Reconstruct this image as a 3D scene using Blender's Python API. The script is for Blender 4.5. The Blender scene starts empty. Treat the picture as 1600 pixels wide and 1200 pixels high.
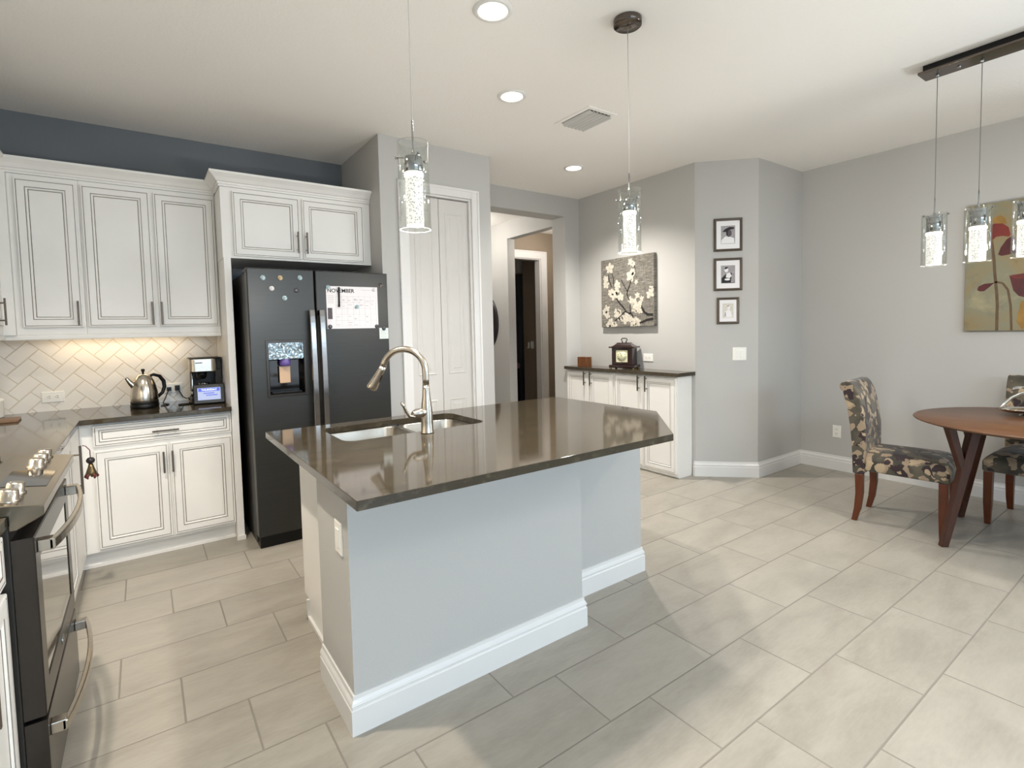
import bpy, bmesh, math, random
from mathutils import Vector, Matrix
random.seed(7)
S = bpy.context.scene
COL = S.collection
PI = math.pi

# ------------------------------------------------------------------ camera
CAM_H = 1.383
YAW, PITCH, ROLL = math.radians(35.44), math.radians(3.11), math.radians(1.29)
F_PX, CY_PX = 810.0, 559.0
cam = bpy.data.cameras.new('camera')
camo = bpy.data.objects.new('camera', cam)
COL.objects.link(camo)
cam.sensor_fit = 'HORIZONTAL'
cam.sensor_width = 36.0
cam.lens = 36.0 * F_PX / 1600.0
cam.shift_x = 0.0
cam.shift_y = (CY_PX - 600.0) / 1600.0
cam.clip_start = 0.02
cam.clip_end = 100
def cam_axes():
    ca, sa = math.cos(YAW), math.sin(YAW)
    cb, sb = math.cos(PITCH), math.sin(PITCH)
    cc, sc = math.cos(ROLL), math.sin(ROLL)
    r = Vector((ca, -sa, 0)); f0 = Vector((sa, ca, 0)); up = Vector((0, 0, 1))
    f = f0 * cb - up * sb
    d = -(up * cb + f0 * sb)
    return r * cc + d * sc, -r * sc + d * cc, f
_r, _d, _f = cam_axes()
camo.matrix_world = Matrix(((_r.x, -_d.x, -_f.x, 0), (_r.y, -_d.y, -_f.y, 0), (_r.z, -_d.z, -_f.z, CAM_H), (0, 0, 0, 1)))
S.camera = camo

# ------------------------------------------------------------------ exposure, world, daylight
S.view_settings.view_transform = 'Standard'
S.view_settings.look = 'None'
S.view_settings.exposure = 0.27
S.view_settings.gamma = 1.0
S.view_settings.use_curve_mapping = False
S.cycles.max_bounces = 10
S.cycles.diffuse_bounces = 8
S.cycles.glossy_bounces = 4
S.cycles.transparent_max_bounces = 12
S.cycles.sample_clamp_indirect = 6.0
S.cycles.caustics_reflective = False
S.cycles.caustics_refractive = False
try:
    S.cycles.use_denoising = True
except Exception:
    pass
W = bpy.data.worlds.new('sky')
S.world = W
W.use_nodes = True
W.node_tree.nodes['Background'].inputs[0].default_value = (0.80, 0.90, 1.0, 1)
W.node_tree.nodes['Background'].inputs[1].default_value = 1.6

def area_light(name, loc, rot, sx, sy, power, col, spread=PI):
    l = bpy.data.lights.new(name, 'AREA'); l.shape = 'RECTANGLE'
    l.size, l.size_y = sx, sy; l.energy = power; l.color = col; l.spread = spread
    o = bpy.data.objects.new(name, l); COL.objects.link(o)
    o.location = loc; o.rotation_euler = rot
    return o
def spot_light(name, loc, power, col, angle=150, blend=0.6, radius=0.05):
    l = bpy.data.lights.new(name, 'SPOT'); l.energy = power; l.color = col
    l.spot_size = math.radians(angle); l.spot_blend = blend; l.shadow_soft_size = radius
    o = bpy.data.objects.new(name, l); COL.objects.link(o); o.location = loc
    return o
def point_light(name, loc, power, col, radius=0.05):
    l = bpy.data.lights.new(name, 'POINT'); l.energy = power; l.color = col; l.shadow_soft_size = radius
    o = bpy.data.objects.new(name, l); COL.objects.link(o); o.location = loc
    return o
DAY = (0.58, 0.79, 1.0)
WARM = (1.0, 0.945, 0.875)
REAR = -3.2                     # plane of the wall behind the camera
CEIL = 2.835
area_light('daylight_sliding_door', (1.35, REAR - 1.3, 2.75), (math.radians(48), 0, 0), 4.2, 2.2, 300, DAY)
area_light('daylight_side_window', (6.1, -1.45, 2.3), (math.radians(52), 0, PI / 2), 2.0, 1.6, 60, DAY)
area_light('ceiling_fill_light', (5.75, -1.45, 0.75), (math.radians(128), 0, PI / 2), 1.6, 0.6, 140, (0.88, 0.94, 1.0))  # upward fill added outside the window to brighten the ceiling
DOWNLIGHTS = [(1.373, 2.018), (1.95, 2.677), (3.262, 3.552), (-0.30, 2.25), (0.2, -0.9), (2.6, -0.6)]  # last three are out of view, added to fill the room with light
for _i, (_x, _y) in enumerate(DOWNLIGHTS):
    spot_light('downlight_beam', (_x, _y, CEIL - 0.03), (85, 18, 190, 175, 75, 70)[_i], WARM if _i != 3 else (1.0, 0.90, 0.76), 132, 0.9, 0.05)
area_light('under_cabinet_glow', (-0.12, 4.42, 1.396), (math.radians(8), 0, 0), 0.7, 0.04, 1.2, (1.0, 0.80, 0.55))
area_light('island_end_fill', (-0.72, 2.275, 1.375), (0, math.radians(25), 0), 0.12, 0.5, 13, (1.0, 0.84, 0.62))  # warm fill added to brighten the island's left end
point_light('hall_fill_light', (3.35, 6.0, 2.6), 22, WARM, 0.08)  # fill added to brighten the hall, its source out of view
point_light('lobby_fill_light', (4.75, 5.45, 2.6), 16, WARM, 0.08)  # fill added to brighten the lobby, its source out of view

# ------------------------------------------------------------------ materials
def srgb(h):
    if isinstance(h, str):
        h = h.lstrip('#'); c = [int(h[i:i + 2], 16) / 255 for i in (0, 2, 4)]
    else:
        c = [v / 255 for v in h]
    return tuple(((v / 12.92) if v <= 0.04045 else ((v + 0.055) / 1.055) ** 2.4) for v in c) + (1.0,)

def new_mat(name):
    m = bpy.data.materials.new(name); m.use_nodes = True
    nt = m.node_tree; b = nt.nodes['Principled BSDF']
    return m, nt, b
def nd(nt, t, **kw):
    n = nt.nodes.new(t)
    for k, v in kw.items():
        setattr(n, k, v)
    return n
def mth(nt, op, a, b=None, c=None):
    n = nt.nodes.new('ShaderNodeMath'); n.operation = op
    for i, v in enumerate((a, b, c)):
        if v is None: continue
        if isinstance(v, (int, float)): n.inputs[i].default_value = v
        else: nt.links.new(v, n.inputs[i])
    return n.outputs[0]
def mixc(nt, fac, a, b):
    n = nt.nodes.new('ShaderNodeMix'); n.data_type = 'RGBA'
    for i, v in ((0, fac), (6, a), (7, b)):
        if isinstance(v, (int, float)): n.inputs[i].default_value = v
        elif isinstance(v, tuple): n.inputs[i].default_value = v
        else: nt.links.new(v, n.inputs[i])
    return n.outputs[2]
def ramp(nt, fac, stops, interp='LINEAR'):
    n = nt.nodes.new('ShaderNodeValToRGB'); n.color_ramp.interpolation = interp
    e = n.color_ramp.elements
    while len(e) < len(stops): e.new(0.5)
    for i, (p, c) in enumerate(stops):
        e[i].position = p; e[i].color = c
    nt.links.new(fac, n.inputs[0])
    return n.outputs[0]
def noise(nt, vec, scale, detail=3, rough=0.5, dist=0.0):
    n = nt.nodes.new('ShaderNodeTexNoise')
    n.inputs['Scale'].default_value = scale; n.inputs['Detail'].default_value = detail
    n.inputs['Roughness'].default_value = rough; n.inputs['Distortion'].default_value = dist
    if vec is not None: nt.links.new(vec, n.inputs['Vector'])
    return n
def objco(nt):
    return nt.nodes.new('ShaderNodeTexCoord').outputs['Object']
def scaled(nt, vec, s):
    n = nt.nodes.new('ShaderNodeMapping'); n.inputs['Scale'].default_value = s
    nt.links.new(vec, n.inputs['Vector']); return n.outputs[0]
def bump(nt, b, height, strength, dist=0.01):
    n = nt.nodes.new('ShaderNodeBump'); n.inputs['Strength'].default_value = strength
    n.inputs['Distance'].default_value = dist
    nt.links.new(height, n.inputs['Height']); nt.links.new(n.outputs[0], b.inputs['Normal'])

def plain(name, col, rough=0.5, metal=0.0, spec=0.5, vary=0.0, vscale=8.0, bmp=0.0, bscale=200.0, bdist=0.002, emit=None, estr=0.0, coat=0.0, aniso=None):
    m, nt, b = new_mat(name)
    c = srgb(col)
    b.inputs['Base Color'].default_value = c
    b.inputs['Roughness'].default_value = rough
    b.inputs['Metallic'].default_value = metal
    b.inputs['Specular IOR Level'].default_value = spec
    if coat: b.inputs['Coat Weight'].default_value = coat; b.inputs['Coat Roughness'].default_value = 0.08
    co = None
    if vary:
        co = objco(nt); n = noise(nt, co if aniso is None else scaled(nt, co, aniso), vscale, 4)
        lo = tuple(v * (1 - vary) for v in c[:3]) + (1,); hi = tuple(min(1, v * (1 + vary)) for v in c[:3]) + (1,)
        nt.links.new(ramp(nt, n.outputs[0], [(0.3, lo), (0.7, hi)]), b.inputs['Base Color'])
    if bmp:
        co = co or objco(nt); n = noise(nt, co, bscale, 3)
        bump(nt, b, n.outputs[0], bmp, bdist)
    if emit is not None:
        b.inputs['Emission Color'].default_value = srgb(emit); b.inputs['Emission Strength'].default_value = estr
    return m

M = {}
M['wallblue'] = plain('shade_darkened_blue_grey_wall', '#6b7075', 0.62, bmp=0.25, bscale=160, bdist=0.0015)  # blue-grey paint with the shade above the cabinets put into its colour
M['wall'] = plain('greige_wall_paint', '#bab9b6', 0.62, bmp=0.25, bscale=160, bdist=0.0015)
M['ceiling'] = plain('knockdown_ceiling', '#f1eeea', 0.8, bmp=0.5, bscale=70, bdist=0.004)
M['trim'] = plain('white_trim_paint', '#dfdedc', 0.35, vary=0.01)
M['cab'] = plain('antique_white_cabinet', '#eceae6', 0.38, vary=0.025, vscale=3)
M['glaze'] = plain('charcoal_glaze_line', '#7d746c', 0.55, vary=0.25, vscale=30)
M['door'] = plain('white_door_paint', '#cfccc8', 0.4, vary=0.01)
M['nickel'] = plain('brushed_nickel', '#b8b0a4', 0.26, 1.0, vary=0.05, vscale=40)
M['pull'] = plain('brushed_pull_metal', '#665d54', 0.38, 0.9, vary=0.05, vscale=60)
M['chrome'] = plain('polished_chrome', '#a9abad', 0.06, 1.0)
M['darkchrome'] = plain('dark_chrome', '#6a625c', 0.12, 1.0)
M['steel'] = plain('brushed_steel', '#c9c2b6', 0.2, 1.0, vary=0.06, vscale=12, aniso=(1, 1, 30))
M['handlesteel'] = plain('fridge_handle_steel', '#8f8b88', 0.18, 1.0, vary=0.05, vscale=12, aniso=(1, 1, 30))
M['sinksteel'] = plain('sink_steel', '#b9b4ab', 0.3, 1.0, vary=0.05, vscale=30)
M['slate'] = plain('dark_slate_steel', '#383836', 0.34, 0.55, vary=0.05, vscale=6, aniso=(1, 1, 20))
M['slateside'] = plain('slate_case_side', '#2d2b28', 0.45, 0.4, vary=0.05)
M['rangemetal'] = plain('range_slate_metal', '#413d39', 0.27, 0.8, vary=0.05, vscale=6)
M['rangetop'] = plain('range_panel_metal', '#7a7265', 0.22, 0.9, vary=0.04, vscale=6)
M['black'] = plain('black_plastic', '#0c0b0b', 0.4, spec=0.3, vary=0.1)
M['blackgloss'] = plain('black_gloss', '#08080a', 0.06, spec=0.8, vary=0.1)
M['iron'] = plain('cast_iron', '#17130f', 0.55, bmp=0.3, bscale=300)
M['ovenglass'] = plain('oven_window_glass', '#0d0c0c', 0.03, spec=1.0, coat=1.0)
M['plate'] = plain('white_wall_plate', '#efede6', 0.35)
M['slot'] = plain('socket_slot', '#3a3836', 0.5)
M['paper'] = plain('white_paper', '#ece8ea', 0.8, vary=0.02, vscale=40)
M['ink'] = plain('print_ink', '#1c1b1e', 0.7)
M['faintink'] = plain('grey_print_ink', '#a9a4a8', 0.7)
M['note'] = plain('pale_note_paper', '#dfe9e6', 0.8)
M['magnet'] = plain('glass_magnet', '#a9c2c8', 0.08, spec=0.8, vary=0.7, vscale=70)
M['magnetwarm'] = plain('glass_magnet_amber', '#d2b48c', 0.08, spec=0.8, vary=0.7, vscale=70)
M['magnetpale'] = plain('glass_magnet_pale', '#e6e2e4', 0.08, spec=0.8, vary=0.3, vscale=70)
M['magnetdark'] = plain('glass_magnet_dark', '#4a4650', 0.08, spec=0.8, vary=0.8, vscale=80)
M['walnut'] = plain('dark_walnut_legs', '#3f1f11', 0.33, vary=0.22, vscale=9, aniso=(6, 6, 1))
M['chairleg'] = plain('cherry_chair_legs', '#582709', 0.3, vary=0.18, vscale=9, aniso=(6, 6, 1))
M['mahogany'] = plain('mahogany_clock_case', '#220a08', 0.22, vary=0.3, vscale=18, coat=0.5)
M['boxwood'] = plain('striped_wood_box', '#6b4020', 0.4, vary=0.55, vscale=30, aniso=(1, 3, 0.2))
M['frame'] = plain('bronze_picture_frame', '#544a40', 0.32, 0.35, vary=0.1, vscale=30)
M['mat'] = plain('white_picture_mat', '#efeef0', 0.7)
M['brass'] = plain('brass', '#b9a06a', 0.25, 1.0)
M['dial'] = plain('clock_dial', '#d9d6b4', 0.4, vary=0.1, vscale=60)
M['silver'] = plain('polished_silver', '#e3e0da', 0.08, 1.0)
M['vent'] = plain('grey_vent_blade', '#c4c3c1', 0.4, vary=0.03)
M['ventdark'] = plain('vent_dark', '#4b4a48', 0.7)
M['cord'] = plain('clear_lamp_cord', '#cfcac2', 0.3)
M['greycord'] = plain('grey_lamp_cord', '#75726d', 0.4)
M['bedroom'] = plain('taupe_room_paint', '#8b7d6c', 0.7)
M['bluegrey'] = plain('blue_grey_curtain', '#5c6068', 0.8, vary=0.15, vscale=20, aniso=(8, 8, 0.3))
M['pink'] = plain('pink_bedding', '#a58a8e', 0.9)
M['darkwood'] = plain('dark_frame_wood', '#1d1417', 0.4)
M['mirror'] = plain('mirror_glass', '#d8dcdc', 0.02, 1.0)
M['ceramic'] = plain('white_ceramic', '#eceae4', 0.2)
M['board'] = plain('brown_board_wood', '#7d5f45', 0.45, vary=0.25, vscale=14, aniso=(1, 8, 1))
M['red'] = plain('dark_red_enamel', '#5a1f1a', 0.3)
M['bronze'] = plain('antique_bronze', '#6b5c42', 0.3, 0.9, vary=0.2, vscale=60)
M['purple'] = plain('purple_spout', '#5b4a86', 0.25, emit='#6a55a5', estr=0.15)
M['amberglass'] = plain('amber_paddle', '#c9a98a', 0.3)
M['lightlens'] = plain('lit_lens', '#fff6e6', 0.4, emit='#fff1d8', estr=9.0)
M['striplens'] = plain('lit_strip_lens', '#fff0d0', 0.4, emit='#ffdca0', estr=1.6)
M['deck'] = plain('pale_patio_paving', '#c9c6be', 0.8, vary=0.08)

def glass_thin(name, tint, edge=0.35):
    m, nt, b = new_mat(name)
    out = nt.nodes['Material Output']; nt.nodes.remove(b)
    t = nd(nt, 'ShaderNodeBsdfTransparent'); t.inputs[0].default_value = tint
    g = nd(nt, 'ShaderNodeBsdfGlossy'); g.inputs['Roughness'].default_value = 0.03
    lw = nd(nt, 'ShaderNodeLayerWeight'); lw.inputs[0].default_value = edge
    mx = nd(nt, 'ShaderNodeMixShader')
    nt.links.new(mth(nt, 'MULTIPLY', lw.outputs['Facing'], 0.32), mx.inputs[0])
    nt.links.new(t.outputs[0], mx.inputs[1]); nt.links.new(g.outputs[0], mx.inputs[2])
    nt.links.new(mx.outputs[0], out.inputs[0])
    return m
M['glass'] = glass_thin('clear_glass', (0.96, 0.97, 0.96, 1))
M['pane'] = glass_thin('window_glass', (0.97, 0.99, 1.0, 1), 0.2)

def crystal_mat():
    m, nt, b = new_mat('lit_bubble_crystal')
    co = objco(nt)
    v = nd(nt, 'ShaderNodeTexVoronoi'); v.inputs['Scale'].default_value = 130
    nt.links.new(co, v.inputs['Vector'])
    c = ramp(nt, v.outputs['Distance'], [(0.2, (0.70, 0.68, 0.64, 1)), (0.42, (1, 0.97, 0.90, 1))])
    s = ramp(nt, v.outputs['Distance'], [(0.2, (0.1, 0.1, 0.1, 1)), (0.42, (1, 1, 1, 1))])
    b.inputs['Base Color'].default_value = (0.3, 0.29, 0.28, 1)
    b.inputs['Roughness'].default_value = 0.1
    nt.links.new(c, b.inputs['Emission Color'])
    nt.links.new(mth(nt, 'MULTIPLY_ADD', s, 0.55, 0.22), b.inputs['Emission Strength'])
    return m
M['crystal'] = crystal_mat()
M['crystalcap'] = plain('lit_crystal_ring', '#ffffff', 0.2, emit='#fff4e0', estr=3.0)

def floor_mat():
    m, nt, b = new_mat('porcelain_floor_tile')
    co = objco(nt)
    sp = nd(nt, 'ShaderNodeSeparateXYZ'); nt.links.new(co, sp.inputs[0])
    x, y = sp.outputs[0], sp.outputs[1]
    L, H, g = 0.607, 0.3035, 0.0052
    ry = mth(nt, 'DIVIDE', mth(nt, 'SUBTRACT', y, 0.635), H)
    row = mth(nt, 'FLOOR', ry)
    fy = mth(nt, 'MULTIPLY', mth(nt, 'SUBTRACT', ry, row), H)
    xs = mth(nt, 'SUBTRACT', x, mth(nt, 'MULTIPLY_ADD', row, -L / 3, 0.263 + 4 * L / 3))
    rx = mth(nt, 'DIVIDE', xs, L)
    colm = mth(nt, 'FLOOR', rx)
    fx = mth(nt, 'MULTIPLY', mth(nt, 'SUBTRACT', rx, colm), L)
    ex = mth(nt, 'MINIMUM', fx, mth(nt, 'SUBTRACT', L, fx))
    ey = mth(nt, 'MINIMUM', fy, mth(nt, 'SUBTRACT', H, fy))
    e = mth(nt, 'MINIMUM', ex, ey)
    tile = nd(nt, 'ShaderNodeMapRange'); tile.interpolation_type = 'SMOOTHSTEP'
    tile.inputs[1].default_value = g * 0.35; tile.inputs[2].default_value = g * 0.85
    nt.links.new(e, tile.inputs[0])
    cid = nd(nt, 'ShaderNodeCombineXYZ'); nt.links.new(row, cid.inputs[0]); nt.links.new(colm, cid.inputs[1])
    wn = nd(nt, 'ShaderNodeTexWhiteNoise'); wn.noise_dimensions = '3D'; nt.links.new(cid.outputs[0], wn.inputs['Vector'])
    off = nd(nt, 'ShaderNodeVectorMath'); off.operation = 'MULTIPLY_ADD'
    nt.links.new(wn.outputs['Color'], off.inputs[0]); off.inputs[1].default_value = (9, 9, 9); nt.links.new(co, off.inputs[2])
    n1 = noise(nt, scaled(nt, off.outputs[0], (1.0, 2.6, 1)), 3.2, 5, 0.55, 0.6)
    n2 = noise(nt, scaled(nt, off.outputs[0], (1.5, 6, 1)), 14, 4, 0.6)
    v = mth(nt, 'ADD', mth(nt, 'MULTIPLY', n1.outputs[0], 0.7), mth(nt, 'MULTIPLY', n2.outputs[0], 0.3))
    v = mth(nt, 'ADD', v, mth(nt, 'MULTIPLY', mth(nt, 'SUBTRACT', wn.outputs['Value'], 0.5), 0.12))
    tc = ramp(nt, v, [(0.28, srgb('#928c81')), (0.52, srgb('#a19b90')), (0.75, srgb('#aba59a'))])
    gc = mixc(nt, tile.outputs[0], srgb('#857f75'), tc)
    nt.links.new(gc, b.inputs['Base Color'])
    rr = mth(nt, 'MULTIPLY_ADD', n1.outputs[0], 0.16, 0.27)
    nt.links.new(mth(nt, 'ADD', rr, mth(nt, 'MULTIPLY', mth(nt, 'SUBTRACT', 1.0, tile.outputs[0]), 0.3)), b.inputs['Roughness'])
    b.inputs['Specular IOR Level'].default_value = 0.45
    hgt = mth(nt, 'ADD', tile.outputs[0], mth(nt, 'MULTIPLY', n2.outputs[0], 0.06))
    bump(nt, b, hgt, 0.5, 0.003)
    return m
M['floor'] = floor_mat()

def herring_mat(name, ax):
    m, nt, b = new_mat(name)
    co = objco(nt)
    sp = nd(nt, 'ShaderNodeSeparateXYZ'); nt.links.new(co, sp.inputs[0])
    h, v = sp.outputs[ax], sp.outputs[2]
    Wd = 0.078; k = 0.70710678 / Wd
    u = mth(nt, 'MULTIPLY', mth(nt, 'ADD', h, v), k)
    w = mth(nt, 'MULTIPLY', mth(nt, 'SUBTRACT', v, h), k)
    i, j = mth(nt, 'FLOOR', u), mth(nt, 'FLOOR', w)
    fu, fw = mth(nt, 'SUBTRACT', u, i), mth(nt, 'SUBTRACT', w, j)
    c = mth(nt, 'FLOORED_MODULO', mth(nt, 'SUBTRACT', i, j), 4.0)
    isv = mth(nt, 'GREATER_THAN', c, 1.5)
    lu = mth(nt, 'ADD', fu, c)
    lw_ = mth(nt, 'ADD', fw, mth(nt, 'SUBTRACT', 3.0, c))
    eh = mth(nt, 'MINIMUM', mth(nt, 'MINIMUM', lu, mth(nt, 'SUBTRACT', 2.0, lu)), mth(nt, 'MINIMUM', fw, mth(nt, 'SUBTRACT', 1.0, fw)))
    ev = mth(nt, 'MINIMUM', mth(nt, 'MINIMUM', lw_, mth(nt, 'SUBTRACT', 2.0, lw_)), mth(nt, 'MINIMUM', fu, mth(nt, 'SUBTRACT', 1.0, fu)))
    e = mth(nt, 'ADD', mth(nt, 'MULTIPLY', eh, mth(nt, 'SUBTRACT', 1.0, isv)), mth(nt, 'MULTIPLY', ev, isv))
    t = nd(nt, 'ShaderNodeMapRange'); t.interpolation_type = 'SMOOTHSTEP'
    t.inputs[1].default_value = 0.012; t.inputs[2].default_value = 0.05
    nt.links.new(e, t.inputs[0])
    nt.links.new(mixc(nt, t.outputs[0], srgb('#dacfbd'), srgb('#ebe6de')), b.inputs['Base Color'])
    nt.links.new(mth(nt, 'MULTIPLY_ADD', t.outputs[0], -0.4, 0.55), b.inputs['Roughness'])
    bump(nt, b, t.outputs[0], 0.6, 0.003)
    return m
M['herring'] = herring_mat('herringbone_tile_rear', 0)
M['herring_side'] = herring_mat('herringbone_tile_side', 1)

def stone_mat():
    m, nt, b = new_mat('brown_quartz')
    co = objco(nt)
    n1 = noise(nt, scaled(nt, co, (1.0, 4, 1)), 4, 6, 0.65, 0.8)
    n2 = noise(nt, scaled(nt, co, (2, 14, 3)), 12, 5, 0.7)
    c1 = ramp(nt, n1.outputs[0], [(0.3, srgb('#342e24')), (0.7, srgb('#484033'))])
    f = ramp(nt, n2.outputs[0], [(0.53, (0, 0, 0, 1)), (0.70, (1, 1, 1, 1))])
    c = mixc(nt, mth(nt, 'MULTIPLY', f, 0.32), c1, srgb('#82775f'))
    v = nd(nt, 'ShaderNodeTexVoronoi'); v.inputs['Scale'].default_value = 190; nt.links.new(co, v.inputs['Vector'])
    f2 = ramp(nt, v.outputs['Distance'], [(0.08, (1, 1, 1, 1)), (0.2, (0, 0, 0, 1))])
    c = mixc(nt, mth(nt, 'MULTIPLY', f2, 0.15), c, srgb('#787062'))
    nt.links.new(c, b.inputs['Base Color'])
    b.inputs['Roughness'].default_value = 0.07
    b.inputs['IOR'].default_value = 1.48
    return m
M['stone'] = stone_mat()

def tabletop_mat():
    m, nt, b = new_mat('walnut_tabletop')
    co = objco(nt)
    n1 = noise(nt, scaled(nt, co, (12, 1.2, 4)), 3, 6, 0.6, 0.8)
    n2 = noise(nt, scaled(nt, co, (60, 3, 4)), 5, 4, 0.6)
    f = mth(nt, 'MULTIPLY_ADD', n1.outputs[0], 0.7, mth(nt, 'MULTIPLY', n2.outputs[0], 0.3))
    nt.links.new(ramp(nt, f, [(0.3, srgb('#3c2414')), (0.5, srgb('#5c3c25')), (0.72, srgb('#745237'))]), b.inputs['Base Color'])
    b.inputs['Roughness'].default_value = 0.36
    return m
M['tabletop'] = tabletop_mat()

def fabric_mat():
    m, nt, b = new_mat('leaf_print_velvet')
    co = objco(nt)
    wob = noise(nt, co, 11, 3)
    wv = nd(nt, 'ShaderNodeVectorMath'); wv.operation = 'MULTIPLY_ADD'
    nt.links.new(wob.outputs['Color'], wv.inputs[0]); wv.inputs[1].default_value = (0.13, 0.13, 0.13); nt.links.new(co, wv.inputs[2])
    base = ramp(nt, noise(nt, co, 6, 3).outputs[0], [(0.35, srgb('#2b2720')), (0.65, srgb('#5a5344'))])
    def leaves(scale, offs, th, cells):
        mp = nd(nt, 'ShaderNodeMapping'); mp.inputs['Location'].default_value = offs
        nt.links.new(wv.outputs[0], mp.inputs['Vector'])
        v = nd(nt, 'ShaderNodeTexVoronoi'); v.inputs['Scale'].default_value = scale
        nt.links.new(mp.outputs[0], v.inputs['Vector'])
        m1 = mth(nt, 'LESS_THAN', v.outputs['Distance'], th)
        sc = nd(nt, 'ShaderNodeSeparateColor'); nt.links.new(v.outputs['Color'], sc.inputs[0])
        return mth(nt, 'MULTIPLY', m1, mth(nt, 'LESS_THAN', sc.outputs[0], cells))
    c = mixc(nt, leaves(15, (3.1, 0.4, 1.7), 0.52, 0.5), base, srgb('#93806a'))
    c = mixc(nt, leaves(13, (0.2, 5.1, 2.2), 0.50, 0.55), c, srgb('#28171a'))
    c = mixc(nt, leaves(18, (7.2, 1.1, 9.3), 0.44, 0.3), c, srgb('#a99579'))
    nt.links.new(c, b.inputs['Base Color'])
    b.inputs['Roughness'].default_value = 0.8
    b.inputs['Sheen Weight'].default_value = 0.25
    bump(nt, b, noise(nt, co, 500, 2).outputs[0], 0.2, 0.001)
    return m
M['fabric'] = fabric_mat()

def weave_mat():
    m, nt, b = new_mat('grey_textured_canvas')
    co = objco(nt)
    n1 = noise(nt, scaled(nt, co, (1, 3, 26)), 4, 5, 0.7)
    n2 = noise(nt, scaled(nt, co, (1, 26, 3)), 4, 5, 0.7)
    f = mth(nt, 'MULTIPLY_ADD', n1.outputs[0], 0.62, mth(nt, 'MULTIPLY', n2.outputs[0], 0.38))
    nt.links.new(ramp(nt, f, [(0.36, srgb('#45423d')), (0.5, srgb('#6b675f')), (0.64, srgb('#97928a'))]), b.inputs['Base Color'])
    b.inputs['Roughness'].default_value = 0.8
    return m
M['weave'] = weave_mat()
M['petal'] = plain('cream_petal_paint', '#bcb6a8', 0.8, vary=0.22, vscale=45)
M['branch'] = plain('black_branch_paint', '#1e1a17', 0.7)
def wash_mat():
    m, nt, b = new_mat('ochre_wash_canvas')
    co = objco(nt)
    n1 = noise(nt, co, 3.2, 6, 0.6, 0.5); n2 = noise(nt, co, 8, 5, 0.6)
    c = ramp(nt, n1.outputs[0], [(0.3, srgb('#675634')), (0.45, srgb('#8a7a58')), (0.6, srgb('#82806a')), (0.75, srgb('#a59a78'))])
    c = mixc(nt, mth(nt, 'MULTIPLY', ramp(nt, n2.outputs[0], [(0.55, (0, 0, 0, 1)), (0.75, (1, 1, 1, 1))]), 0.5), c, srgb('#6e6a58'))
    nt.links.new(c, b.inputs['Base Color']); b.inputs['Roughness'].default_value = 0.7
    return m
M['wash'] = wash_mat()
M['poppy'] = plain('poppy_red_paint', '#6c2019', 0.6, vary=0.35, vscale=9)
M['poppydark'] = plain('poppy_crimson_paint', '#4a0e12', 0.6, vary=0.3, vscale=12)
M['ochre'] = plain('ochre_paint', '#8f6d33', 0.7, vary=0.2, vscale=12)
M['stem'] = plain('brown_stem_paint', '#5d4a33', 0.7, vary=0.2, vscale=20)
M['printgrey'] = plain('grey_portrait_print', '#a29ea2', 0.7, vary=0.15, vscale=40)
M['printpale'] = plain('pale_sketch_print', '#d6d2c8', 0.7, vary=0.1, vscale=60)
M['printface'] = plain('mid_grey_print', '#5a5258', 0.7, vary=0.2, vscale=60)
M['screen'] = plain('lit_display', '#8d94a8', 0.2, emit='#c9d4ff', estr=0.45)
M['screenband'] = plain('lit_blue_display_band', '#5566c8', 0.2, emit='#4455b8', estr=0.7)
M['screenink'] = plain('lit_display_letters', '#ffffff', 0.2, emit='#ffffff', estr=1.0)
def display_panel():
    m, nt, b = new_mat('wavy_mirror_dispenser_panel')
    n = noise(nt, objco(nt), 26, 2, 0.5, 1.5)
    b.inputs['Base Color'].default_value = srgb('#8f999c')
    b.inputs['Roughness'].default_value = 0.08; b.inputs['Metallic'].default_value = 0.9
    bump(nt, b, n.outputs[0], 0.8, 0.012)
    return m
M['display'] = display_panel()

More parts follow.
